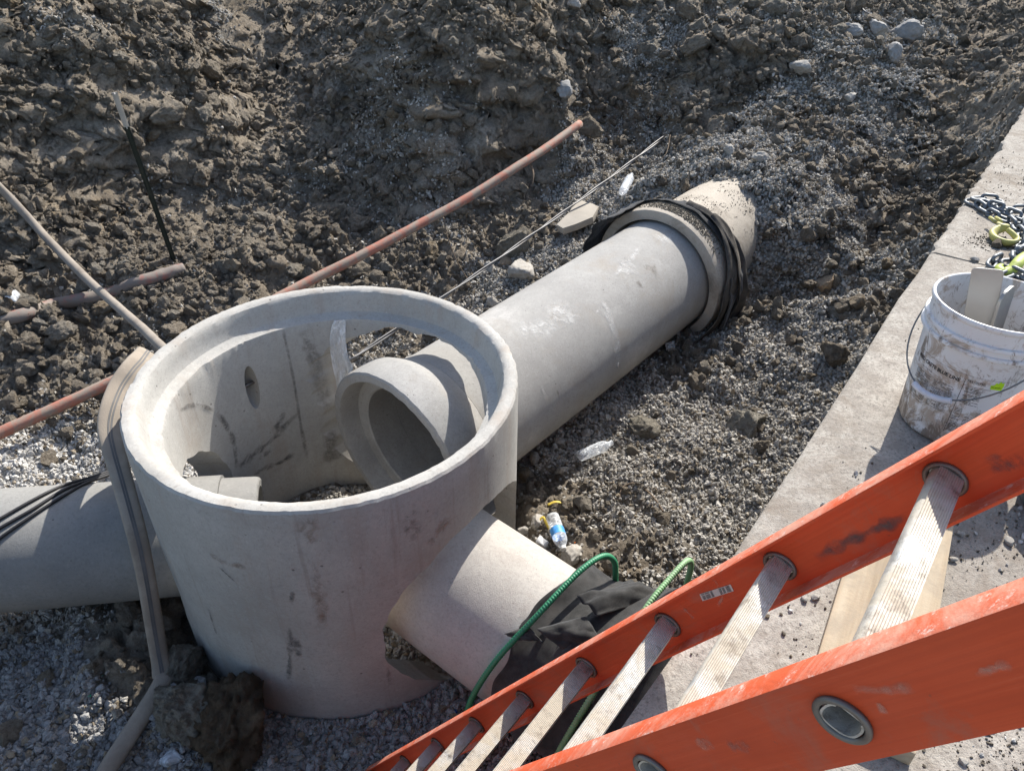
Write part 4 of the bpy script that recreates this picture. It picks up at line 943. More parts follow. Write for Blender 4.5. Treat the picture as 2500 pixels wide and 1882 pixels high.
(ag, zg) = bucket_uv(*ZB(1040, 1150))
wrap('neon_sticker', [(-.012, -.009), (.013, -.010), (.014, .004), (.012, .015), (.009, .011), (.004, .016), (.000, .009), (-.004, .012), (-.007, .004), (-.014, .002)], [tuple(range(10))], ag, zg, M['sticker_green'], bucket, .0008)
v, f = text_mesh('Mix powder', .006, 0); wrap('lettering', [(x*.75-.012, y-.004) for x, y in v], f, ag, zg, M['pail_print'], bucket, .0013)
# wire handle hanging in front
(ae, ze) = bucket_uv(*ZB(400, 640)); (agp, zgp) = bucket_uv(*ZB(500, 1235)); ae = agp-math.pi/2-.12
ea = Vector((math.cos(ae), math.sin(ae), 0)); ef = Vector((math.cos(ae+math.pi/2), math.sin(ae+math.pi/2), 0)); EZ = .298
pts = []
for t in np.linspace(0, math.pi, 31):
    c_, s_ = math.cos(t), math.sin(t); p = BK+ea*(.166*c_)+ef*(.148*s_+.006)+Vector((0, 0, EZ-.158*s_**1.1)); pts.append(p)
for k in range(len(pts)):   # keep the wire outside the bucket wall
    q_ = pts[k]-BK; rr = math.hypot(q_.x, q_.y); need = (.159 if q_.z > .275 else rb(q_.z)+.006)
    if rr < need: pts[k] = BK+Vector((q_.x*need/rr, q_.y*need/rr, q_.z))
pts = [BK+ea*.153+Vector((0, 0, EZ))]+pts+[BK-ea*.153+Vector((0, 0, EZ))]
V, F = tube(pts, .0021, 8); ho = link_mesh('handle', mesh_from('handle', V, F), M['chain'], bucket, smooth=True)
gp = pts[14:21]; gp = [p+ef*.006 for p in gp]; V, F = tube(gp, .0078, 14); g_ = link_mesh('grip', mesh_from('grip', V, F), simple('grip_plastic', (.62, .63, .68), .5, dirt=(.3, .26, .22), dirt_amt=.4), None, smooth=True, auto=50); g_.parent = ho
for sgn in (1, -1):
    V, F = lathe([(.0, .0), (0, .017), (.006, .016), (.008, .010), (.008, 0)], BK+ea*(sgn*.1475)+Vector((0, 0, EZ)), ea*sgn, 24); link_mesh('ear', mesh_from('ear', V, F), M['pail'], bucket, smooth=True, auto=40)

# flat steel blades standing in the bucket
vd = Vector((BK.x, BK.y, 0)).normalized(); vs_ = Vector((vd.y, -vd.x, 0))
def plate(name, p0, side, up, w_, h_, th, rc, mat, label, group):
    nrm = side.cross(up).normalized(); pts = [(-w_/2, 0), (w_/2, 0)]
    for cx, a0 in ((w_/2-rc, 0), (-(w_/2-rc), 90)):
        for t in np.linspace(a0, a0+90, 7): pts.append((cx+rc*math.cos(R(t)), h_-rc+rc*math.sin(R(t))))
    n = len(pts); V = [p0+side*x+up*y+nrm*(s*th/2) for s in (-1, 1) for x, y in pts]
    F = [tuple(range(n))[::-1], tuple(range(n, 2*n))]+[(i, (i+1) % n, n+(i+1) % n, n+i) for i in range(n)]
    bm = bmesh.new(); bm.from_mesh(mesh_from(name, V, F)); me = from_bm(name, bm); bev(me, .0006, 1, 50)
    return tag(link_mesh(name, me, mat), label, 'tool', group)
pp = BK-vd*.015+vs_*.02; nn = -vd
TL, TRr, BL_, BRr = [on_plane(*ZB(*c), pp, (nn+Vector((0, 0, .06))).normalized()) for c in ((825, 105), (1108, 150), (752, 530), (1018, 640))]
upv = ((TL+TRr)/2-(BL_+BRr)/2).normalized(); sdv = ((TRr-TL).normalized()); sdv = (sdv-upv*sdv.dot(upv)).normalized(); w_ = (TRr-TL).length*.98; tp = (TL+TRr)/2
bz = SLT+.02; L_ = (tp.z-bz)/upv.z; L_ = min(L_, .52)
plate('metal_scraper', tp-upv*L_, sdv, upv, w_, L_, .004, .010, M['steel'], 'wide flat steel scraper standing upright in the dirty white bucket', 'blades in the bucket')
tp2 = on_plane(*ZB(1145, 298), BK+vd*.01, vd); up2 = (Vector((0, 0, 1))*.97-vs_*.08-vd*.10).normalized(); sd2 = (vd*.96+vs_*.25).normalized(); sd2 = (sd2-up2*sd2.dot(up2)).normalized(); L2 = (tp2.z-SLT-.03)/up2.z
plate('metal_scraper', tp2-up2*L2, sd2, up2, .075, L2, .007, .028, M['steel'], 'narrower round topped steel scraper turned edge on in the bucket', 'blades in the bucket')

# dark tub at the pavement, board, chain, hooks
tb = at(2478, 1206, SLT)+vs_*.135+vd*.03; tb.z = SLT
t_o = empty('tub', tb, 'low dark grey plastic tub standing behind the ladder near the bucket', 'tub')
V, F = lathe([(0, 0), (0, .125), (.004, .130), (.10, .140), (.112, .141), (.112, .149), (.118, .149), (.119, .137), (.10, .134), (.012, .124), (.012, 0)], tb, ZA, 64); link_mesh('body', mesh_from('body', V, F), M['black_rubber'], t_o, smooth=True, auto=40)
path = [tb+Vector((.145*math.cos(a), .145*math.sin(a), .106)) for a in np.linspace(0, 2*math.pi, 49)]; V, F = tube(path, .004, 8, cap=False); link_mesh('rim', mesh_from('rim', V, F), M['black_rubber'], t_o, smooth=True)

pz = SLAB_Z+.042
L1, L2_, R1, R2_ = at(*Z1(1050, 365), pz), at(*Z1(862, 960), pz), at(*Z1(1745, 95), pz), at(*Z1(1652, 690), pz)
du = ((L1-L2_).normalized()+(R1-R2_).normalized()).normalized(); dv = Vector((du.y, -du.x, 0)); wB = (R1-L1).dot(dv); e1 = R1.dot(du)
print('board width', wB); cB = L1+dv*(wB/2); cB = cB-du*(cB.dot(du)); len_ = .62; cB = cB+du*(e1-len_/2+.004); cB.z = SLT+.020
V, F = boxv((0, 0, 0), (1, 0, 0), (0, 1, 0), ZA, wB, len_, .038); me = mesh_from('board', V, F); bev(me, .004, 2)
bd = link_mesh('wooden_board', me, M['wood']); bd.location = cB; bd.rotation_euler = (0, 0, math.atan2(du.y, du.x)-math.pi/2); tag(bd, 'wide weathered wooden board lying flat on the pavement under the ladder', 'board')

ZC = lambda x, y: (2150+x*.18022, 460+y*.18022)
def link_shape():
    L_, W_, r_ = .034, .0135, .0070; path = []
    for t in np.linspace(-90, 90, 9): path.append((L_/2-0.0+W_*math.cos(R(t)), W_*math.sin(R(t)), 0))
    for t in np.linspace(90, 270, 9): path.append((-L_/2+W_*math.cos(R(t)), W_*math.sin(R(t)), 0))
    path.append(path[0]); V, F = tube([Vector(p) for p in path], r_, 8, cap=False, up0=(0, 0, 1)); return mesh_from('link', V, F)
LINK = link_shape(); LINK.materials.append(M['chain']); LINK.polygons.foreach_set('use_smooth', [True]*len(LINK.polygons))
def chain(pts, label, seed, lift=0.0):
    P_ = catmull([at(*ZC(*p), SLT+.011) for p in pts], 24); d = [0]
    for a, b in zip(P_, P_[1:]): d.append(d[-1]+(b-a).length)
    o = empty('chain', Vector((P_[0].x, P_[0].y, SLT)), label, 'chain', 'lifting chains on the pavement'); rg = random.Random(seed); s = 0; k = 0
    while s < d[-1]:
        i = max(j for j in range(len(d)) if d[j] <= s); i = min(i, len(P_)-2); f = (s-d[i])/max(1e-6, d[i+1]-d[i]); p = P_[i].lerp(P_[i+1], f); t = (P_[i+1]-P_[i]).normalized()
        l = bpy.data.objects.new('link', LINK); COL.objects.link(l); l.parent = o
        l.location = p-o.location+Vector((0, 0, lift+(.006 if k % 2 else .0)+rg.uniform(0, .004)))
        l.rotation_euler = (Matrix.Rotation(math.atan2(t.y, t.x)+rg.uniform(-.25, .25), 3, 'Z')@Matrix.Rotation((R(72) if k % 2 else R(12))+rg.uniform(-.3, .3), 3, 'X')).to_euler()
        s += .046; k += 1
    return o
chain([(1240, 195), (1330, 245), (1440, 320), (1560, 395), (1690, 440), (1790, 500), (1870, 590), (1910, 690), (1900, 790), (1840, 870)], 'chain strand running past the dull yellow hook on the pavement', 1)
chain([(1310, 180), (1460, 185), (1560, 225), (1610, 310), (1720, 370), (1840, 430), (1960, 470), (2100, 500)], 'chain strand looping along the far side of the heap', 2, .010)
chain([(1420, 250), (1520, 300), (1650, 330), (1790, 345), (1950, 360), (2100, 390)], 'chain strand lying across the middle of the heap', 3, .016)
chain([(1860, 470), (1900, 540), (1990, 600), (2100, 640)], 'short chain strand beside the tip of the dull yellow hook', 4, .008)
chain([(1500, 1030), (1560, 980), (1640, 985), (1740, 1010), (1800, 940), (1880, 880), (1990, 860)], 'chain strand threaded through the bright green hook behind the bucket', 5)
chain([(1700, 1180), (1800, 1160), (1900, 1190), (2050, 1230)], 'chain strand lying just behind the bucket rim', 6)
def hook(path, mat, label, rads, thick=.6, flat=None):
    P_ = catmull([at(*ZC(x, y), SLT+z) for x, y, z in path], 8); o = empty('chain_hook', Vector((P_[0].x, P_[0].y, SLT)), label, 'hook', 'chain hooks on the pavement')
    rf = lambda u: float(np.interp(u, np.linspace(0, 1, len(rads)), rads)); V, F = tube(P_, rf, 12, rx=lambda u: rf(u)*thick, up0=(0, 0, 1)); link_mesh('body', mesh_from('body', V, F), mat, o, smooth=True)
    return o, P_
h1, hp = hook([(1590, 470, .030), (1640, 500, .034), (1720, 520, .032), (1590, 560, .020), (1520, 620, .014), (1560, 690, .013), (1680, 735, .014), (1800, 735, .016), (1845, 690, .022), (1790, 620, .030), (1720, 560, .034)], M['hook'], 'dull yellow steel grab hook at the end of the chain heap', [.010, .013, .015, .018, .021, .022, .020, .017, .013, .011, .010], .62)
for sgn in (-1, 1):
    V, F = tube([hp[0]+Vector((sgn*.012, 0, .004)), hp[0]+Vector((sgn*.013, .02, .006)), hp[0]+Vector((sgn*.012, .045, .004))], .007, 10); link_mesh('clevis', mesh_from('clevis', V, F), M['hook'], h1, smooth=True)
h2, hp = hook([(1990, 900, .04), (1920, 950, .040), (1860, 1010, .036), (1820, 1060, .028), (1750, 1110, .018), (1660, 1120, .014), (1600, 1070, .016), (1640, 1030, .020)], M['hook_shine'], 'bright yellow green steel hook on the chain behind the bucket', [.020, .022, .021, .021, .020, .018, .014, .008], .55)
# ------------------------------------------------------------------ black fabric round the far joint
def band(name, P, D, s_fun, r_fun, a0, a1, n_a, n_s, mat, parent, th=.004, rag=0.0):
    d, h, n = frame_of(D); V = []; F = []
    for i in range(n_a+1):
        u = i/n_a
        for k in range(n_s+1):
            v = k/n_s; a = a0+(a1-a0)*u*(1+rag*f1(v*4, 3, 71, 3)); s = s_fun(u, v); r_ = r_fun(u, v, a); V.append(P+d*s+(h*math.cos(a)+n*math.sin(a))*r_)
    for i in range(n_a):
        for k in range(n_s): F.append((i*(n_s+1)+k, (i+1)*(n_s+1)+k, (i+1)*(n_s+1)+k+1, i*(n_s+1)+k+1))
    o = link_mesh(name, mesh_from(name, V, F), mat, parent, smooth=True); md = o.modifiers.new('thick', 'SOLIDIFY'); md.thickness = th; md.offset = 0; return o
f1 = lambda x, y, s, o=4: mnoise.fractal(Vector((x, y, s*7.31)), 1.0, 2.0, o)*1.3
# frame_of: angle 0 is the left side of the pipe seen along its axis, 90 deg the top, 180 deg the right
fw = empty('fabric_wrap', AP+AD*2.6, 'black fabric wrapped around the collar of the long grey pipe', 'fabric', 'black fabric at the pipe joints')
def r_shell(s): return float(np.interp(s, [2.42, 2.60, 2.70, 2.86, 3.2], [.441, .440, .380, .362, .358]))
band('wrap', AP, AD, lambda u, v: 2.545+.02*f1(u*6, 1, 5)+v*(.10+.07*f1(u*4, 2, 6)+.05*abs(f1(u*13, 3, 8))), lambda u, v, a: max(r_shell(2.56+.14*v)+.004, .446-.035*v)+.010*abs(f1(u*14, v*1.5, 11, 2))+.025*max(0, f1(u*5, v, 12, 2)-.1), R(-25), R(215), 150, 12, M['fabric'], fw)
band('flap', AP, AD, lambda u, v: 2.40-.16*u*(1-v)+.05*f1(u*4, 7, 15)+v*.16, lambda u, v, a: .452+.05*(1-v)*(1-u)+.02*abs(f1(u*7, v*2, 17)), R(-45), R(62), 70, 8, M['fabric'], fw)
band('strip', AP, AD, lambda u, v: 2.585-.30*u**1.2+.01*f1(u*4, 2, 25, 2)+v*(.07+.24*u), lambda u, v, a: max(r_shell(2.6), .449)+.006+.012*math.sin(v*3.1)+.018*abs(f1(u*2.5+v, v*3, 27, 2))+.03*max(0, u-.6), R(118), R(224), 90, 10, M['fabric_dusty'], fw, rag=.08)
band('sheet', AP, AD, lambda u, v: 2.60-.04*u+.012*f1(u*4, 5, 35, 2)+v*(.10+.05*u), lambda u, v, a: .444+.055*u+.020*math.sin(v*5+u*3)+.014*f1(u*5, v*2, 37, 2)-.03*v*(1-u), R(96), R(216), 90, 12, M['fabric_dusty'], fw, rag=.10)
band('sheet', AP, AD, lambda u, v: 2.50-.05*u+.02*f1(u*3, 5, 45, 2)+v*.17, lambda u, v, a: .462+.045*u+.024*math.sin(v*4+1)*u+.012*f1(u*5, v*2, 47, 2), R(165), R(226), 60, 14, M['fabric'], fw, rag=.35)

# ------------------------------------------------------------------ black fabric over the joint of the front pipe
ff = empty('fabric_cover', CP+CD*1.35, 'black felt fabric bunched over the pipe joint beneath the green bars', 'fabric', 'black fabric at the pipe joints')
dC, hC, nC = frame_of(CD)
def rC(u, v, a):
    fold = .040*(1-abs(f1(u*3.4+v*2.6, v*2.4-u*1.2, 51, 2)))**2+.010*f1(u*6, v*4, 53, 2); lump = .030*math.exp(-((v-.42)/.2)**2)*max(0, math.sin(a)+.1)+.12*math.exp(-((v-.52)/.24)**2)*max(0, math.cos(a-R(48)))**2
    neck = -.035*math.exp(-((v-.56)/.07)**2); return .300+fold+lump*1.0+neck*.6
band('cover', CP, CD, lambda u, v: (1.005+.055*math.sin(u*3.1)+.035*f1(u*4, 3, 57)*1.2)+v*.74, rC, R(-70), R(248), 170, 64, M['fabric'], ff)
def flap_patch(name, corners, nu, nv, bulge, seed, mat, parent):
    A_, B_, C_, D_ = [Vector(c) for c in corners]; V = []; F = []; nr = (B_-A_).cross(D_-A_).normalized()
    if nr.z < 0: nr = -nr
    for i in range(nu+1):
        for k in range(nv+1):
            u, v = i/nu, k/nv; p = A_.lerp(B_, u).lerp(D_.lerp(C_, u), v); V.append(p+nr*(bulge*math.sin(u*math.pi)*math.sin(v*math.pi)+.015*f1(u*2.2+seed, v*2.2, seed, 2)))
    for i in range(nu):
        for k in range(nv): F.append((i*(nv+1)+k, (i+1)*(nv+1)+k, (i+1)*(nv+1)+k+1, i*(nv+1)+k+1))
    o = link_mesh(name, mesh_from(name, V, F), mat, parent, smooth=True); md = o.modifiers.new('thick', 'SOLIDIFY'); md.thickness = .004; return o
def onC(s, adeg, r_=.33): a = R(adeg); return CP+CD*s+(hC*math.cos(a)+nC*math.sin(a))*r_
def near_side(px, py, rad):
    """point of the front pipe's shell (radius rad) under a photo pixel"""
    r_ = ray(px, py); o_ = Vector((0, 0, CAMZ))-CP; a = r_-dC*r_.dot(dC); b = o_-dC*o_.dot(dC); A_, B_, C_ = a.dot(a), 2*a.dot(b), b.dot(b)-rad*rad; D_ = max(0, B_*B_-4*A_*C_)
    return Vector((0, 0, CAMZ))+r_*((-B_-math.sqrt(D_))/(2*A_))
flap_patch('flap', [near_side(*Z8(1045, 795), .335), near_side(*Z8(1200, 755), .345), near_side(*Z8(1300, 850), .350), near_side(*Z8(1130, 832), .332)], 16, 10, .012, 3, M['fabric'], ff)
flap_patch('flap', [near_side(*Z8(1250, 770), .375), near_side(*Z8(1560, 690), .385), near_side(*Z8(1650, 830), .375), near_side(*Z8(1410, 890), .362)], 22, 14, .022, 4, M['fabric'], ff)
flap_patch('flap', [near_side(*Z8(1500, 560), .41), near_side(*Z8(1900, 470), .41), near_side(*Z8(2050, 560), .40), near_side(*Z8(1640, 690), .40)], 24, 14, .03, 5, M['fabric'], ff)

# ------------------------------------------------------------------ green ribbed bars bent over the front pipe
def bar(s, pts, rad, mat, label):
    """pts: (towards the camera side, up) measured from the pipe axis in the cross plane at s"""
    d, h, n = dC, hC, nC; sgn = 1 if h.dot(Vector((0, -1, 0))) > 0 else -1
    path = catmull([CP+CD*(s+ds)+h*(sgn*x)+n*y for ds, x, y in pts], 14)
    # resample evenly for the ribs
    L_ = [0]
    for a, b in zip(path, path[1:]): L_.append(L_[-1]+(b-a).length)
    N_ = int(L_[-1]/.0026); P_ = []
    for k in range(N_+1):
        t = L_[-1]*k/N_; i = min(max(j for j in range(len(L_)) if L_[j] <= t+1e-9), len(path)-2); f = (t-L_[i])/max(1e-9, L_[i+1]-L_[i]); P_.append(path[i].lerp(path[i+1], f))
    V, F = tube(P_, rad, 12, rfun=lambda i, j: (.93 if (i+(2 if j < 6 else 0)) % 4 else 1.16)+(.10 if j in (0, 6) else 0))
    o = link_mesh('green_bar', mesh_from('green_bar', V, F), mat, smooth=True); return tag(o, label, 'bar', 'green ribbed bars over the front pipe')
bar(.99, [(-.01, .40, -.40), (0, .375, -.2), (.0, .35, .0), (.035, .28, .2), (.085, .13, .345), (.115, -.05, .41), (.14, -.17, .405), (.165, -.24, .33), (.18, -.27, .2)], .0098, M['green_bar'], 'dark green ribbed bar arching over the fabric nearest the manhole')
bar(1.37, [(-.04, .42, -.40), (-.03, .39, -.2), (-.03, .35, .05), (-.01, .21, .31), (-.01, -.05, .43), (0, -.2, .455), (.01, -.31, .45), (.02, -.365, .38), (.03, -.38, .22)], .0098, M['pale_green_bar'], 'faded pale green ribbed bar arching over the fabric beside the pavement edge')

# ------------------------------------------------------------------ hoses, conduits, cables, post
def D_(x, y, z): return at(x*K, y*K, z)
def ribbon(path, w_fun, t_fun, seg=20):
    """a soft flat hose; its flat side turns to where the camera stands in the photo so that it lies as photographed"""
    P_ = path; V = []; F = []; fr = []
    for i, p in enumerate(P_):
        T_ = (P_[min(i+1, len(P_)-1)]-P_[max(i-1, 0)]).normalized(); u = i/(len(P_)-1)
        c = (Vector((0, 0, CAMZ))-p).normalized(); n = (c-T_*c.dot(T_)).normalized(); s = n.cross(T_).normalized(); w_, t_ = w_fun(u), t_fun(u); fr.append((p, s, n, w_, t_))
        for j in range(seg):
            a = 2*math.pi*j/seg; ca, sa = math.cos(a), math.sin(a); V.append(p+s*(w_*math.copysign(abs(ca)**.8, ca))+n*(t_*math.copysign(abs(sa)**.8, sa)))
    for i in range(len(P_)-1):
        for j in range(seg): j2 = (j+1) % seg; F.append((i*seg+j, i*seg+j2, (i+1)*seg+j2, (i+1)*seg+j))
    F += [tuple(range(seg))[::-1], tuple((len(P_)-1)*seg+j for j in range(seg))]; return V, F, fr
hp_ = catmull([D_(318, 762, .97), D_(305, 780, 1.01), D_(286, 802, 1.02), D_(262, 838, 1.00), D_(244, 885, .98), D_(238, 925, .95), D_(244, 965, .92), D_(262, 1030, .86), D_(284, 1110, .79), D_(302, 1180, .70), D_(318, 1260, .56), D_(331, 1340, .40), D_(342, 1405, .27), D_(350, 1448, .20), D_(352, 1468, .185), D_(338, 1496, .165), D_(318, 1528, .145), D_(286, 1578, .115), D_(252, 1630, .10), D_(215, 1690, .09), D_(170, 1760, .09)], 7)
hose = empty('discharge_hose', Vector((hp_[-1].x, hp_[-1].y, 0)), 'flat grey brown discharge hose draped down the left side of the manhole', 'hose')
wf = lambda u: float(np.interp(u, [0, .06, .14, .24, .34, .5, .62, .66, .70, .8, 1], [.044, .050, .050, .046, .037, .032, .032, .038, .034, .033, .033]))
tf = lambda u: float(np.interp(u, [0, .14, .3, .5, .66, .70, .74, 1], [.012, .012, .015, .018, .020, .016, .022, .026]))
V, F, fr = ribbon(hp_, wf, tf); link_mesh('sleeve', mesh_from('sleeve', V, F), M['hose'], hose, smooth=True)
for off in (-.13, .10):
    V = []; F = []; kk = int(len(fr)*.66)
    for i, (p, s, n, w_, t_) in enumerate(fr[:kk]):
        for e in (-.0035, .0035): V.append(p+s*(off*w_+e)+n*(t_*.985+.0016))
        if i: F.append((2*i-2, 2*i-1, 2*i+1, 2*i))
    link_mesh('stripe', mesh_from('stripe', V, F), M['hose_stripe'], hose, smooth=True)
_lift = lambda x, y: (lambda g: g+(Vector((0, 0, CAMZ))-g).normalized()*.07)(ground_at(x*K, y*K))
tp_ = catmull([_lift(-260, 170), _lift(-60, 350), _lift(30, 437), _lift(100, 515), D_(190, 605, .60), D_(260, 668, .58), D_(310, 712, .62), D_(352, 752, .70), D_(400, 790, .74)], 8)
V, F = tube(tp_, lambda u: .026, 14, rfun=lambda i, j: 1+.05*f1(i*.5, j*.7, 64)); tag(link_mesh('conduit', mesh_from('conduit', V, F), M['conduit_grey'], smooth=True), 'dusty tan conduit sloping down the left bank to behind the manhole', 'conduit', 'loose conduits crossing the trench')
rp_ = catmull([D_(-620, 1190, .26), D_(-300, 1066, .32), D_(-70, 968, .37), D_(0, 935, .39), D_(110, 886, .42), D_(230, 830, .46), D_(440, 728, .54), D_(660, 612, .62), D_(780, 552, .68), D_(900, 488, .755), D_(1010, 428, .83), D_(1110, 365, .92), D_(1180, 320, .97), D_(1252, 268, 1.03)], 8)
V, F = tube(rp_, .0305, 16, rfun=lambda i, j: 1+.05*f1(i*.5, j*.7, 62)); tag(link_mesh('red_conduit', mesh_from('red_conduit', V, F), M['red_dusty'], smooth=True), 'long dusty red conduit spanning the trench behind the manhole', 'conduit', 'loose conduits crossing the trench')
for k, p in enumerate(rp_): pass
gp_ = [ground_at(x*K, y*K) for x, y in ((-420, 800), (-300, 775), (-180, 748), (-60, 715), (0, 700), (60, 682), (115, 664), (175, 652), (235, 640), (300, 614), (350, 600), (398, 586))]
V, F = tube(catmull([g+Vector((0, 0, .012)) for g in gp_], 8), .040, 14, rfun=lambda i, j: 1+.12*f1(i*.35, j*.8, 61)); tag(link_mesh('red_conduit', mesh_from('red_conduit', V, F), M['red_dirty'], smooth=True), 'mud caked red conduit half buried left of the manhole', 'conduit', 'loose conduits crossing the trench')
# strand of two grey wires
wa, wb = D_(1452, 282, .86), D_(752, 781, .36)
for k, off in enumerate((-.007, .007)):
    path = []
    for i in range(61):
        t = i/60; p = wa.lerp(wb, t)+Vector((0, 0, -.10*4*t*(1-t)*.35)); a = t*26+k*math.pi; sd_ = Vector((.6, -.5, .6)).normalized(); path.append(p+Vector((.005*math.cos(a), .004*math.sin(a), .007*math.sin(a)))+Vector((0, 0, .0)))
    V, F = tube(path, .0062, 8)
    tag(link_mesh('wire', mesh_from('wire', V, F), M['wire'], smooth=True), 'grey wire twisted with its twin running from the bank to the manhole', 'wire', 'pair of twisted grey wires')
# black cables on the left pipe
def onB(px, py, lift):
    d, h, n = frame_of(BD); r_ = ray(px, py); o_ = Vector((0, 0, CAMZ))-BP; a = r_-d*r_.dot(d); b = o_-d*o_.dot(d); rad = BR+lift; A_, B_, C_ = a.dot(a), 2*a.dot(b), b.dot(b)-rad*rad; D2 = max(0, B_*B_-4*A_*C_)
    return Vector((0, 0, CAMZ))+r_*((-B_-math.sqrt(D2))/(2*A_))
for k, (rows, lab) in enumerate((([(-230, 1290), (-130, 1205), (-40, 1140), (0, 1120), (60, 1086), (110, 1060), (150, 1044)], 'thin black cable, topmost of three over the left pipe'), ([(-260, 1310), (-140, 1235), (-40, 1165), (0, 1140), (70, 1100), (130, 1062), (165, 1046)], 'thin black cable, middle of three over the left pipe'), ([(-240, 1330), (-120, 1260), (-40, 1195), (0, 1162), (60, 1120), (130, 1075), (180, 1046)], 'thin black cable, lowest of three over the left pipe'))):
    P_ = [onB(x*K, y*K, .007) for x, y in rows]+[D_(212, 1026+k*4, .640), D_(262, 1006+k*5, .60), D_(330, 975+k*6, .56)]
    V, F = tube(catmull(P_, 8), .0065, 8); tag(link_mesh('cable', mesh_from('cable', V, F), M['cable'], smooth=True), lab, 'cable', 'black cables over the left pipe')
# thin root hanging from the red conduit
V, F = tube(catmull([D_(958, 470, .74), D_(966, 510, .66), D_(985, 560, .52), D_(1002, 590, .42), D_(1018, 615, .36)], 8), .0035, 6); tag(link_mesh('root', mesh_from('root', V, F), M['root'], smooth=True), 'thin pale root hanging below the long red conduit', 'root', 'loose roots')
V, F = tube(catmull([D_(1448, 292, .88), D_(1440, 330, .82), D_(1425, 345, .78), D_(1400, 352, .74)], 8), .003, 6); tag(link_mesh('root', mesh_from('root', V, F), M['root'], smooth=True), 'thin brown root at the upper end of the twisted wires', 'root', 'loose roots')
V, F = tube(catmull([D_(1145, 352, .90), D_(1152, 375, .86), D_(1150, 400, .80)], 6), lambda u: .011*(1-.7*u), 8); tag(link_mesh('root', mesh_from('root', V, F), M['root'], smooth=True), 'short muddy root dangling from the red conduit', 'root', 'loose roots')
gk = [ground_at(1660+x*.3844, y*.3844)+Vector((0, 0, .02)) for x, y in ((1140, 5), (1160, 80), (1230, 120), (1345, 170))]
V, F = tube(catmull(gk, 8), .006, 8); tag(link_mesh('rope', mesh_from('rope', V, F), M['wire'], smooth=True), 'grey rope end lying across the upper rocks', 'rope')
gk = [ground_at(*Z5(x, y))+Vector((0, 0, .012)) for x, y in ((1775, 1580), (1790, 1500), (1860, 1470), (1940, 1510), (2000, 1570), (2050, 1650))]
V, F = tube(catmull(gk, 8), .0045, 8); tag(link_mesh('string', mesh_from('string', V, F), M['root'], smooth=True), 'curved tan string lying on the gravel by the ladder', 'string')

# steel post with white tip
pb_ = ground_at(378*K, 562*K); pb_.z -= .1
dr = ray(247*K, 200*K); tt = (pb_.y-.16)/dr.y; pt = Vector((0, 0, CAMZ))+dr*tt
post = empty('steel_post', Vector((pb_.x, pb_.y, pb_.z+.1)), 'dark green steel post with a white tip leaning at the foot of the bank', 'post')
ax = (pt-pb_).normalized(); cam_d = (Vector((0, 0, CAMZ))-pb_).normalized(); side = ax.cross(cam_d).normalized(); fr_ = side.cross(ax).normalized()
Lp = (pt-pb_).length
for nm, a, b, mt in (('shaft', 0, Lp-.20, M['post']), ('tip', Lp-.20, Lp, M['post_white'])):
    V, F = boxv(pb_+ax*((a+b)/2), side, fr_, ax, .030, .004, b-a-.001); V2, F2 = boxv(pb_+ax*((a+b)/2)+fr_*.016, side, fr_, ax, .006, .026, b-a-.001)
    link_mesh(nm, mesh_from(nm, V, F), mt, post); link_mesh('rib', mesh_from('rib', V2, F2), mt, post)
for k in range(int((Lp-.24)/.055)):
    V, F = boxv(pb_+ax*(.06+k*.055)-fr_*.006, side, fr_, ax, .012, .008, .014); link_mesh('stud', mesh_from('stud', V, F), M['post'], post)

# plastic film inside the manhole
VL = [(1455, 75), (1430, 130), (1415, 250), (1430, 400), (1455, 520), (1475, 620)]; VR = [(1545, 70), (1545, 130), (1545, 240), (1570, 380), (1600, 480), (1480, 625)]
lf, rt = catmull([Vector((*p, 0)) for p in VL], 6), catmull([Vector((*p, 0)) for p in VR], 6); V = []; F = []; nu = 12
for i, (a, b) in enumerate(zip(lf, rt)):
    for k in range(nu+1):
        q_ = a.lerp(b, k/nu); az, z = az_of(*Z2(q_.x, q_.y), RI-.016); rr = RI-.016+.006*f1(k*.7, i*.2, 91); V.append(MC+Vector((rr*math.cos(R(az)), rr*math.sin(R(az)), z)))
for i in range(len(lf)-1):
    for k in range(nu): F.append((i*(nu+1)+k, (i+1)*(nu+1)+k, (i+1)*(nu+1)+k+1, i*(nu+1)+k+1))
tag(link_mesh('plastic_film', mesh_from('plastic_film', V, F), M['film'], smooth=True), 'crinkled clear plastic film hanging inside the manhole beside the big pipe hole', 'plastic film')

# ------------------------------------------------------------------ litter
def bottle(p0, p1, rad, label, blue=None, squash=1.0):
    """p0 base, p1 cap end"""
    ax = (p1-p0); L_ = ax.length; ax.normalize(); o = empty('plastic_bottle', p0.lerp(p1, .5)-Vector((0, 0, rad)), label, 'bottle', 'empty plastic bottles in the trench')
    prof = [(0, 0), (.0, rad*.75), (.02*L_, rad*.95)]
    for k in range(12): prof += [((.06+.048*k)*L_, rad*(1.0 if k % 2 else .93))]
    prof += [(.66*L_, rad), (.74*L_, rad*.93), (.82*L_, rad*.66), (.89*L_, rad*.38), (.92*L_, rad*.36)]
    d, h, n = frame_of(ax); V, F = lathe(prof, p0, ax, 28); V = [p0+(v-p0)+n*((v-p0).dot(n)*(squash-1)) for v in V]
    b = link_mesh('body', mesh_from('body', V, F), M['clear'], o, smooth=True)
    V, F = lathe([(.90*L_, 0), (.90*L_, rad*.42), (.97*L_, rad*.42), (.97*L_, 0)], p0, ax, 18); link_mesh('cap', mesh_from('cap', V, F), M['cap_white'] if blue else M['clear'], o, smooth=True, auto=40)
    if blue:
        V, F = lathe([(blue[0]*L_, rad*1.015), (blue[1]*L_, rad*1.015)], p0, ax, 28); link_mesh('label', mesh_from('label', V, F), M['blue_label'], o, smooth=True)
    return o
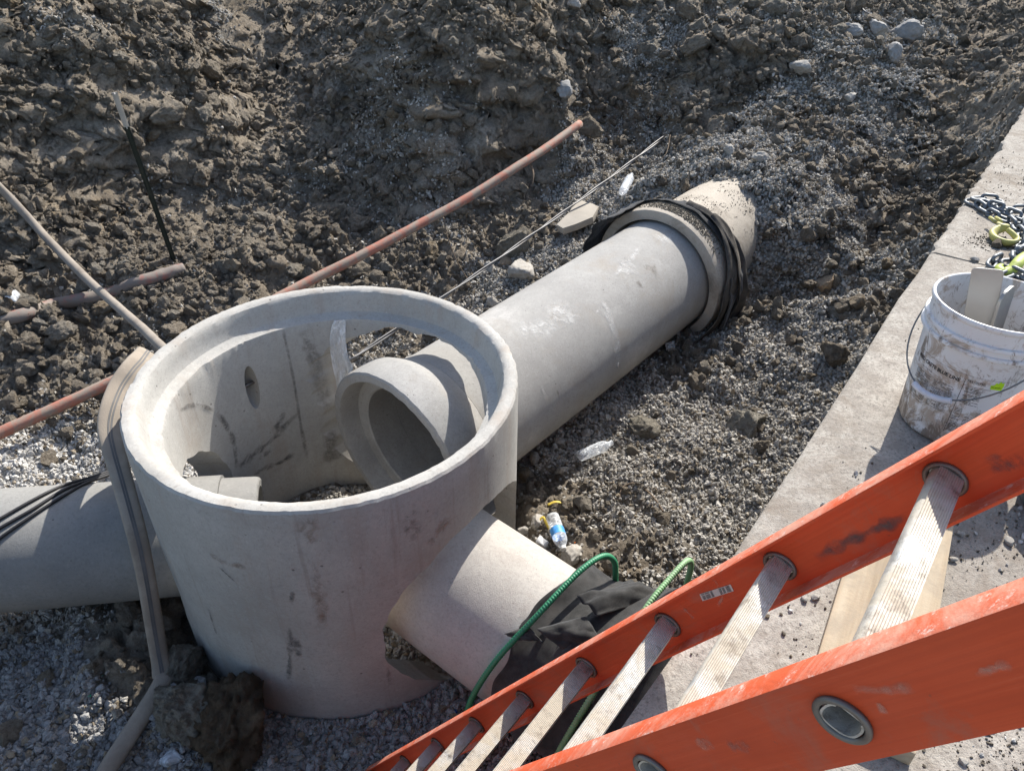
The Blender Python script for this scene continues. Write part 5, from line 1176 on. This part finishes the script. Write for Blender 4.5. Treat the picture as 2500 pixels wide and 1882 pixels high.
ZL = lambda x, y: (1240+x*.20796, 1240+y*.20796)
gA = ground_at(*ZL(580, 300)); zb = gA.z+.050
bottle(at(*ZL(520, 95), zb), at(*ZL(660, 500), zb-.01), .033, 'clear water bottle with a blue label near the speckled pipe', (.40, .60))
gB = ground_at(*Z5(1620, 1250)); bottle(at(*Z5(1518, 1285), gB.z+.04), at(*Z5(1735, 1195), gB.z+.05), .034, 'crushed clear bottle without label on the gravel right of the manhole', None, .8)
gC_ = ground_at(1531, 450); bottle(at(1520, 470, gC_.z+.05), at(1543, 425, gC_.z+.07), .034, 'small clear bottle upright in gravel beyond the fabric wrap', None, 1)
gD = ground_at(*Z5(2085, 620)); cpo = empty('plastic_cup', gD, 'small clear plastic cup lying beside the long grey pipe', 'cup')
V, F = lathe([(0, 0), (0, .020), (.05, .028), (.052, .030), (.054, .028)], gD+Vector((-.02, 0, .03)), Vector((.9, -.1, .25)), 24); link_mesh('wall', mesh_from('wall', V, F), M['clear'], cpo, smooth=True)
def lump(name, p, size, mat, label, cat, seed, group=None, mesh=None, sub=3, amp=.3, scl=(1, 1, .8), rotz=None, sink=.2, freq=1.5):
    me = (mesh or clod_mesh(seed, sub, amp, 1.0, freq)); me = me if mesh is None else me
    if mesh is None: me.materials.append(mat); me.polygons.foreach_set('use_smooth', [True]*len(me.polygons))
    o = bpy.data.objects.new(name, me); COL.objects.link(o); o.scale = (size*scl[0], size*scl[1], size*scl[2]); o.rotation_euler = (0, 0, rotz if rotz is not None else (seed*1.7) % 6.28)
    o.location = p+Vector((0, 0, size*scl[2]*(.5-sink))); return tag(o, label, cat, group)
g_ = ground_at(*ZL(390, 430)); lump('wrapper', g_, .058, M['white_trash'], 'crumpled white wrapper ball beside the blue labelled bottle', 'wrapper', 31, amp=.22, sink=.15, scl=(1, 1, .9), freq=2.5)
g_ = ground_at(*ZL(730, 600)); lump('paper_scrap', g_, .05, M['white_trash'], 'torn white paper scrap below the blue labelled bottle cap', 'paper', 35, amp=.5, scl=(1.2, .7, .35), sink=.2, freq=1.2)
g_ = ground_at(*ZL(788, 420)); lump('orange_scrap', g_, .012, M['orange_scrap'], 'tiny orange plastic bit beside the blue labelled bottle', 'litter', 36, sub=2)
g_ = ground_at(*ZL(410, 245)); V, F = tube(catmull([g_+Vector((-.02, .02, .03)), g_+Vector((.0, .03, .045)), g_+Vector((.015, 0, .035)), g_+Vector((.03, -.02, .02))], 6), .006, 6, rx=.0015); tag(link_mesh('yellow_strip', mesh_from('yellow_strip', V, F), M['yellow_scrap'], smooth=True), 'twisted yellow plastic strip beside the white wrapper ball', 'litter')
g_ = ground_at(*ZL(560, 12)); V, F = tube(catmull([g_+Vector((-.04, .0, .02)), g_+Vector((.0, .012, .03)), g_+Vector((.05, 0.01, .02))], 6), .008, 6, rx=.0015); tag(link_mesh('yellow_strip', mesh_from('yellow_strip', V, F), M['yellow_scrap'], smooth=True), 'flat yellow plastic strip on stones beyond the blue labelled bottle', 'litter')
for k, (x, y) in enumerate(((400, 1100), (570, 1195), (655, 1075))):
    g_ = ground_at(*Z7(x, y)); lump('green_scrap', g_, (.026, .028, .012)[k], M['green_glass'], ('green plastic scrap on dark soil near the hose', 'green plastic scrap beside the sunlit patch of gravel', 'tiny green plastic scrap close to the hose')[k], 'litter', 41+k, sub=2, scl=(1, .6, .5), sink=.1)
g_ = ground_at(*Z8(735, 1300)); lump('blue_scrap', g_, .035, M['blue_scrap'], 'blue plastic scrap at the foot of the manhole by the ladder', 'litter', 47, sub=2, scl=(1, .5, .4), sink=.1)
def scrap(name, pxs, lift, mat, label, seed):
    P_ = [ground_at(*p)+Vector((0, 0, lift)) for p in pxs]
    o = flap_patch(name, P_, 10, 8, .035, seed, mat, None); return tag(o, label, 'litter')
scrap('plastic_scrap', [Z7(1000, 1650), Z7(1110, 1530), Z7(1190, 1620), Z7(1080, 1660)], .02, M['film'], 'clear plastic scrap in the dark soil below the brown clod', 7)
scrap('plastic_scrap', [(15*K, 655*K), (30*K, 640*K), (52*K, 645*K), (40*K, 660*K)], .03, M['film'], 'clear plastic scrap above the mud caked conduit', 8)

# ------------------------------------------------------------------ rocks, broken concrete, clods: each one its own thing
def px_size(p, wpx): return wpx*((p-Vector((0, 0, CAMZ))).dot(CF))/FPX
Z3 = lambda x, y: (1660+x*.3844, y*.3844)
def rockp(x0, x1, y0, y1, zf, mat, name, label, cat, seed, group=None, tall=None, amp=.22, sub=4, freq=1.1, sink=.22):
    c = zf((x0+x1)/2, y1-(y1-y0)*.18); g = ground_at(*c); s = px_size(g, zf(x1, 0)[0]-zf(x0, 0)[0]); hgt = px_size(g, zf(0, y1)[1]-zf(0, y0)[1])
    return lump(name, g+Vector((0, .1*s, 0)), s, M[mat], label, cat, seed, group, None, sub, amp, (1, .85, min(1.1, max(.4, hgt/s*1.1))), (seed*1.3) % 6.28 if tall is None else tall, sink, freq)
RK = 'pale rocks on the trench banks'
rockp(1010, 1162, 165, 232, Z3, 'rock', 'rock', 'flat grey rock left of the two taller rocks on the ramp', 'rock', 51, RK)
rockp(1185, 1325, 135, 238, Z3, 'rock', 'rock', 'grey rock with the rope end, between two others on the ramp', 'rock', 52, RK)
rockp(1345, 1525, 148, 266, Z3, 'rock', 'rock', 'largest rounded grey rock at the top of the ramp', 'rock', 53, RK)
rockp(1288, 1420, 298, 392, Z3, 'rock', 'rock', 'angular grey rock just below the row of three rocks', 'rock', 54, RK)
rockp(708, 850, 400, 470, Z3, 'rock_pale', 'rock', 'flat pale rock under the large dark clods of the far bank', 'rock', 55, RK)
rockp(1045, 1118, 596, 650, Z3, 'rock_pale', 'rock', 'small white rock alone in the ramp gravel', 'rock', 56, RK)
rockp(270, 345, 930, 998, Z3, 'rock_pale', 'rock', 'upright white stone uphill of the buried pipe', 'rock', 57, RK)
rockp(455, 560, 980, 1040, Z3, 'rock_pale', 'rock', 'flat cream stone beside the upright white stone', 'rock', 58, RK)
rockp(1420, 1530, 1375, 1425, Z3, 'rock_tan', 'rock', 'tan flat stone near the pavement edge', 'rock', 59, RK)
rockp(1410, 1465, 1415, 1470, Z3, 'rock_pale', 'rock', 'small round pale stone near the pavement edge', 'rock', 60, RK)
Zm = lambda x, y: (830+x*.3844, y*.3844)
rockp(1355, 1490, 530, 628, Zm, 'rock', 'rock', 'grey angular rock lodged in the bank above the red conduit end', 'rock', 61, RK)
rockp(1430, 1530, 0, 60, Zm, 'rock_pale', 'rock', 'white stone at the very top of the far bank', 'rock', 62, RK)
rockp(1000, 1190, 1470, 1640, Zm, 'pale_clod', 'soil_clod', 'large pale lumpy clod beside the twisted wires', 'clod', 63, 'pale lumps of dry clay', amp=.34, freq=1.6)
rockp(1040, 1255, 45, 165, Z5, 'rock_pale', 'rock', 'big flat pale rock between the wires and the long pipe', 'rock', 64, RK)
rockp(905, 985, 55, 130, Z5, 'rock_pale', 'rock', 'rounded pale stone left of the big flat rock', 'rock', 65, RK)
rockp(1005, 1100, 22, 80, Z5, 'rock_tan', 'rock', 'reddish tan stone touching the wires', 'rock', 66, RK)
rockp(925, 1000, 265, 350, Z5, 'rock_pale', 'rock', 'pale grey stone against the long pipe by the manhole', 'rock', 67, RK)
rockp(1840, 2040, 1040, 1160, Z5, 'pale_clod', 'soil_clod', 'pale rounded clod on the gravel above the crushed bottle', 'clod', 68, 'pale lumps of dry clay', amp=.25)
rockp(1200, 1280, 1250, 1340, Z5, 'rock_pale', 'rock', 'angular pale stone against the manhole wall', 'rock', 69, RK)
rockp(1380, 1450, 1340, 1410, Z5, 'rock_pale', 'rock', 'pointed pale stone below the crushed bottle', 'rock', 70, RK)
rockp(1360, 1435, 1175, 1210, Z5, 'rock_pale', 'rock', 'thin flat stone under the long pipe near the manhole', 'rock', 71, RK)
rockp(1530, 1600, 1120, 1170, Z5, 'rock_pale', 'rock', 'small white stone beside the crushed bottle', 'rock', 72, RK)
Zr = lambda x, y: (1660+x*.3844, 620+y*.3844)
rockp(285, 570, 930, 1115, Zr, 'pale_clod', 'soil_clod', 'broad pale earth lump in the middle of the right gravel', 'clod', 73, 'pale lumps of dry clay', amp=.3, sink=.62)
rockp(890, 1060, 560, 710, Zr, 'clod', 'soil_clod', 'dark wet clod on gravel near the bucket side of the pavement', 'clod', 74, 'large dark clods on the trench floor', amp=.36, freq=1.6)
rockp(850, 975, 150, 250, Zr, 'rock_tan', 'soil_clod', 'ochre clay clod in the right gravel', 'clod', 75, 'pale lumps of dry clay', amp=.34, freq=1.6)
rockp(1200, 1300, 45, 120, Z8, 'rock_pale', 'rock', 'rounded pale stone behind the white wrapper ball', 'rock', 76, RK)
rockp(1135, 1215, 118, 172, Z8, 'rock_pale', 'rock', 'pale stone touching the speckled pipe', 'rock', 77, RK)
rockp(1400, 1550, 255, 345, Z8, 'rock_pale', 'rock', 'pale block under the torn paper scrap', 'rock', 78, RK)
# lumps at the foot of the manhole
rockp(1270, 1800, 1125, 1640, Z7, 'brown_clod', 'soil_clod', 'big brown clod resting against the front of the manhole', 'clod', 81, 'large dark clods on the trench floor', amp=.30, freq=1.2, sub=5, sink=.22)
rockp(950, 1360, 1060, 1490, Z7, 'pale_clod', 'soil_clod', 'pale cracked clay lump under the kink of the hose', 'clod', 82, 'pale lumps of dry clay', amp=.30, freq=1.4, sub=5, sink=.15)
rockp(1000, 1350, 830, 1130, Z7, 'pale_clod', 'soil_clod', 'flat grey clay lump between hose and manhole', 'clod', 83, 'pale lumps of dry clay', amp=.30, freq=1.4, sub=5, sink=.25)
rockp(700, 900, 590, 720, Z7, 'clod', 'soil_clod', 'brown clod wedged under the left pipe', 'clod', 84, 'large dark clods on the trench floor', amp=.28, sink=.3)
rockp(1030, 1180, 570, 690, Z7, 'clod', 'soil_clod', 'dark clod wedged between left pipe and manhole', 'clod', 85, 'large dark clods on the trench floor', amp=.3, sink=.3)
rockp(220, 370, 1040, 1130, Z7, 'clod', 'soil_clod', 'brown clod on bedding gravel near the green scrap', 'clod', 86, 'large dark clods on the trench floor', amp=.3, sink=.3)
# broken piece of concrete by the wires
pc_ = [Zm(1375, 1425), Zm(1455, 1345), Zm(1508, 1258), Zm(1580, 1280), Zm(1642, 1312), Zm(1605, 1378), Zm(1500, 1422), Zm(1415, 1450)]; gz = ground_at(*Zm(1480, 1440)).z
topz = gz+.10; T_ = [at(*p, topz) for p in pc_]; n = len(T_); V = T_+[Vector((p.x*1.0+.01, p.y+.01, topz-.055)) for p in T_]; F = [tuple(range(n)), tuple(range(n, 2*n))[::-1]]+[(i, n+i, n+(i+1) % n, (i+1) % n) for i in range(n)]
bm = bmesh.new(); bm.from_mesh(mesh_from('c', V, F)); me = from_bm('concrete_chunk', bm); bev(me, .006, 2, 20); tag(link_mesh('concrete_chunk', me, M['chunk'], auto=40), 'flat broken slab of pale concrete lying under the twisted wires', 'concrete')

_p = D_(1262, 262, 1.0); lump('soil_clod', _p+Vector((.03, .06, -.10)), .24, M['clod'], 'earth lump capping the buried end of the long red conduit', 'clod', 87, None, None, 4, .36, (1, .9, .8), sink=.3, freq=1.5)
# many more dark clods that can be told apart (alike but for their place)
for m_ in BIGCLO: m_.materials.clear(); m_.materials.append(M['clod']); m_.polygons.foreach_set('use_smooth', [True]*len(m_.polygons))
rg = np.random.default_rng(23); cnt = 0; used = []
zones = [((0, 470), (0, 300), 60, .07, .27), ((430, 800), (330, 600), 60, .06, .20), ((0, 420), (500, 900), 44, .07, .24), ((820, 1250), (150, 330), 22, .06, .14), ((1250, 1900), (0, 130), 44, .08, .32), ((1230, 1450), (180, 420), 24, .06, .16), ((1650, 2080), (300, 620), 44, .05, .12), ((1480, 1800), (700, 1050), 16, .04, .10), ((450, 1100), (480, 640), 26, .05, .12)]
ZL_ = ['earth clod on the sunlit left bank above the steel post', 'earth clod in the shaded gully behind the red conduit', 'earth clod among the muddy lumps around the tan conduit', 'earth clod on the bulging bank above the red conduit end', 'dark earth clod in the heap beside the three grey rocks', 'earth clod between red conduit end and twisted wires', 'earth clod on the gravel slope between buried pipe and pavement', 'earth clod on the gravel beside the long grey pipe', 'earth clod on the trench floor just behind the manhole']
for zi, (xr, yr, n, s0, s1) in enumerate(zones):
    for k in range(n):
        x, y = rg.uniform(*xr), rg.uniform(*yr); g = ground_at(x*K, y*K); s = s0*(s1/s0)**(rg.random()**1.6)
        if not free_mask(np.array([g.x]), np.array([g.y]), np.array([g.z]), np.array([s]))[0]: continue
        if any((g-u).length < (s+us)*.45 for u, us in used): continue
        used.append((g, s)); o = bpy.data.objects.new('soil_clod', BIGCLO[rg.integers(len(BIGCLO))]); COL.objects.link(o)
        o.location = g+Vector((0, 0, s*.12)); o.scale = (s, s*rg.uniform(.75, 1), s*rg.uniform(.65, .95)); o.rotation_euler = (rg.uniform(-.6, .6), rg.uniform(-.6, .6), rg.uniform(0, 6.28))
        lab = ZL_[zi]; big = s > .6*s1; tag(o, ('large ' if big else 'small ')+lab, 'clod', ('large ' if big else 'small ')+'clods: '+lab); cnt += 1
print('clods', cnt)

# ------------------------------------------------------------------ stones and dirt on the pavement
rg = np.random.default_rng(31)
def slab_scatter(name, regs, n, r0, r1, mesh, mat, label, cat, seed):
    P_ = []; S_ = []
    for (cx, cy, sx, sy, k) in regs:
        c = at(cx*K, cy*K, SLAB_Z)
        for i in range(int(n*k)):
            x, y = c.x+rg.normal()*sx, c.y+rg.normal()*sy
            if (x-SE0.x)*SEN.x+(y-SE0.y)*SEN.y < .03: continue
            if math.hypot(x-BK.x, y-BK.y) < .15: continue
            s = r0*(r1/r0)**(rg.random()**2.2); P_.append((x, y, SLAB_Z+.002+s*.12)); S_.append(s)
    scatter(name, np.array(P_), np.array(S_), mesh, mat, label, cat, seed)
slab_scatter('pavement_grit', [(2100, 1150, .15, .13, 1.4), (2150, 1620, .07, .05, 1.0), (1750, 1330, .15, .15, .25), (1900, 1500, .1, .1, .25), (2000, 800, .2, .25, .2), (2190, 400, .22, .25, 2.6), (2135, 525, .05, .05, 1.3)], 420, .0015, .008, CLO, M['clod'], 'dark grit and dirt crumbs strewn over the pavement', 'grit', 33)
slab_scatter('pavement_chips', [(2120, 1170, .18, .16, 1), (1740, 1300, .10, .06, .12), (2180, 1600, .12, .08, .5)], 130, .004, .022, PEB, M['gravel_white'], 'pale stone chips strewn over the pavement', 'chips', 34)
def slabstone(px, wpx, mat, label, seed, k=1.0, scl=(1, .8, .6)):
    p = at(px[0], px[1], SLAB_Z); s = px_size(p, wpx); lump('stone', Vector((p.x, p.y, SLAB_Z+.002)), s, M[mat], label, 'stone', seed, 'loose stones on the pavement', None, 3, .25, scl, sink=.12)
slabstone(ZC(1570, 800), 34, 'clod', 'brown stone lying beside the dull yellow hook', 91)
slabstone(ZC(1275, 990), 18, 'rock', 'small dark stone between hook and bucket', 92)
slabstone(Zr(1870, 45), 18, 'rock', 'dark pebble just beyond the bucket', 93)
Zq = lambda x, y: (2060+x*.2762, 960+y*.2762)
slabstone(Zq(1030, 1255), 20, 'rock_pale', 'white stone in the bucket shadow beside the board', 94, scl=(.8, 1.2, .5))
slabstone(Zq(1455, 1330), 28, 'rock_pale', 'white stone on sunlit pavement right of the board', 95)
slabstone(Zq(960, 1480), 18, 'rock_pale', 'white stone at the right edge of the board', 96)
slabstone(Z1(785, 585), 19, 'rock_pale', 'pinkish white stone, left of a close pair by the ladder', 97)
slabstone(Z1(862, 580), 24, 'rock_pale', 'pinkish white stone, right of a close pair by the ladder', 98)
slabstone(Z1(655, 805), 14, 'clod', 'dark crumb of earth on the pavement between two rungs', 99)
slabstone(Z1(555, 695), 13, 'clod', 'dark crumb of earth beside the lit rung', 100)
slabstone(Z1(1795, 1620), 26, 'rock_pale', 'white stone on the pavement below the near rail', 101)
slabstone(Z1(1950, 1430), 16, 'clod', 'dark stone on the pavement just under the near rail', 102)
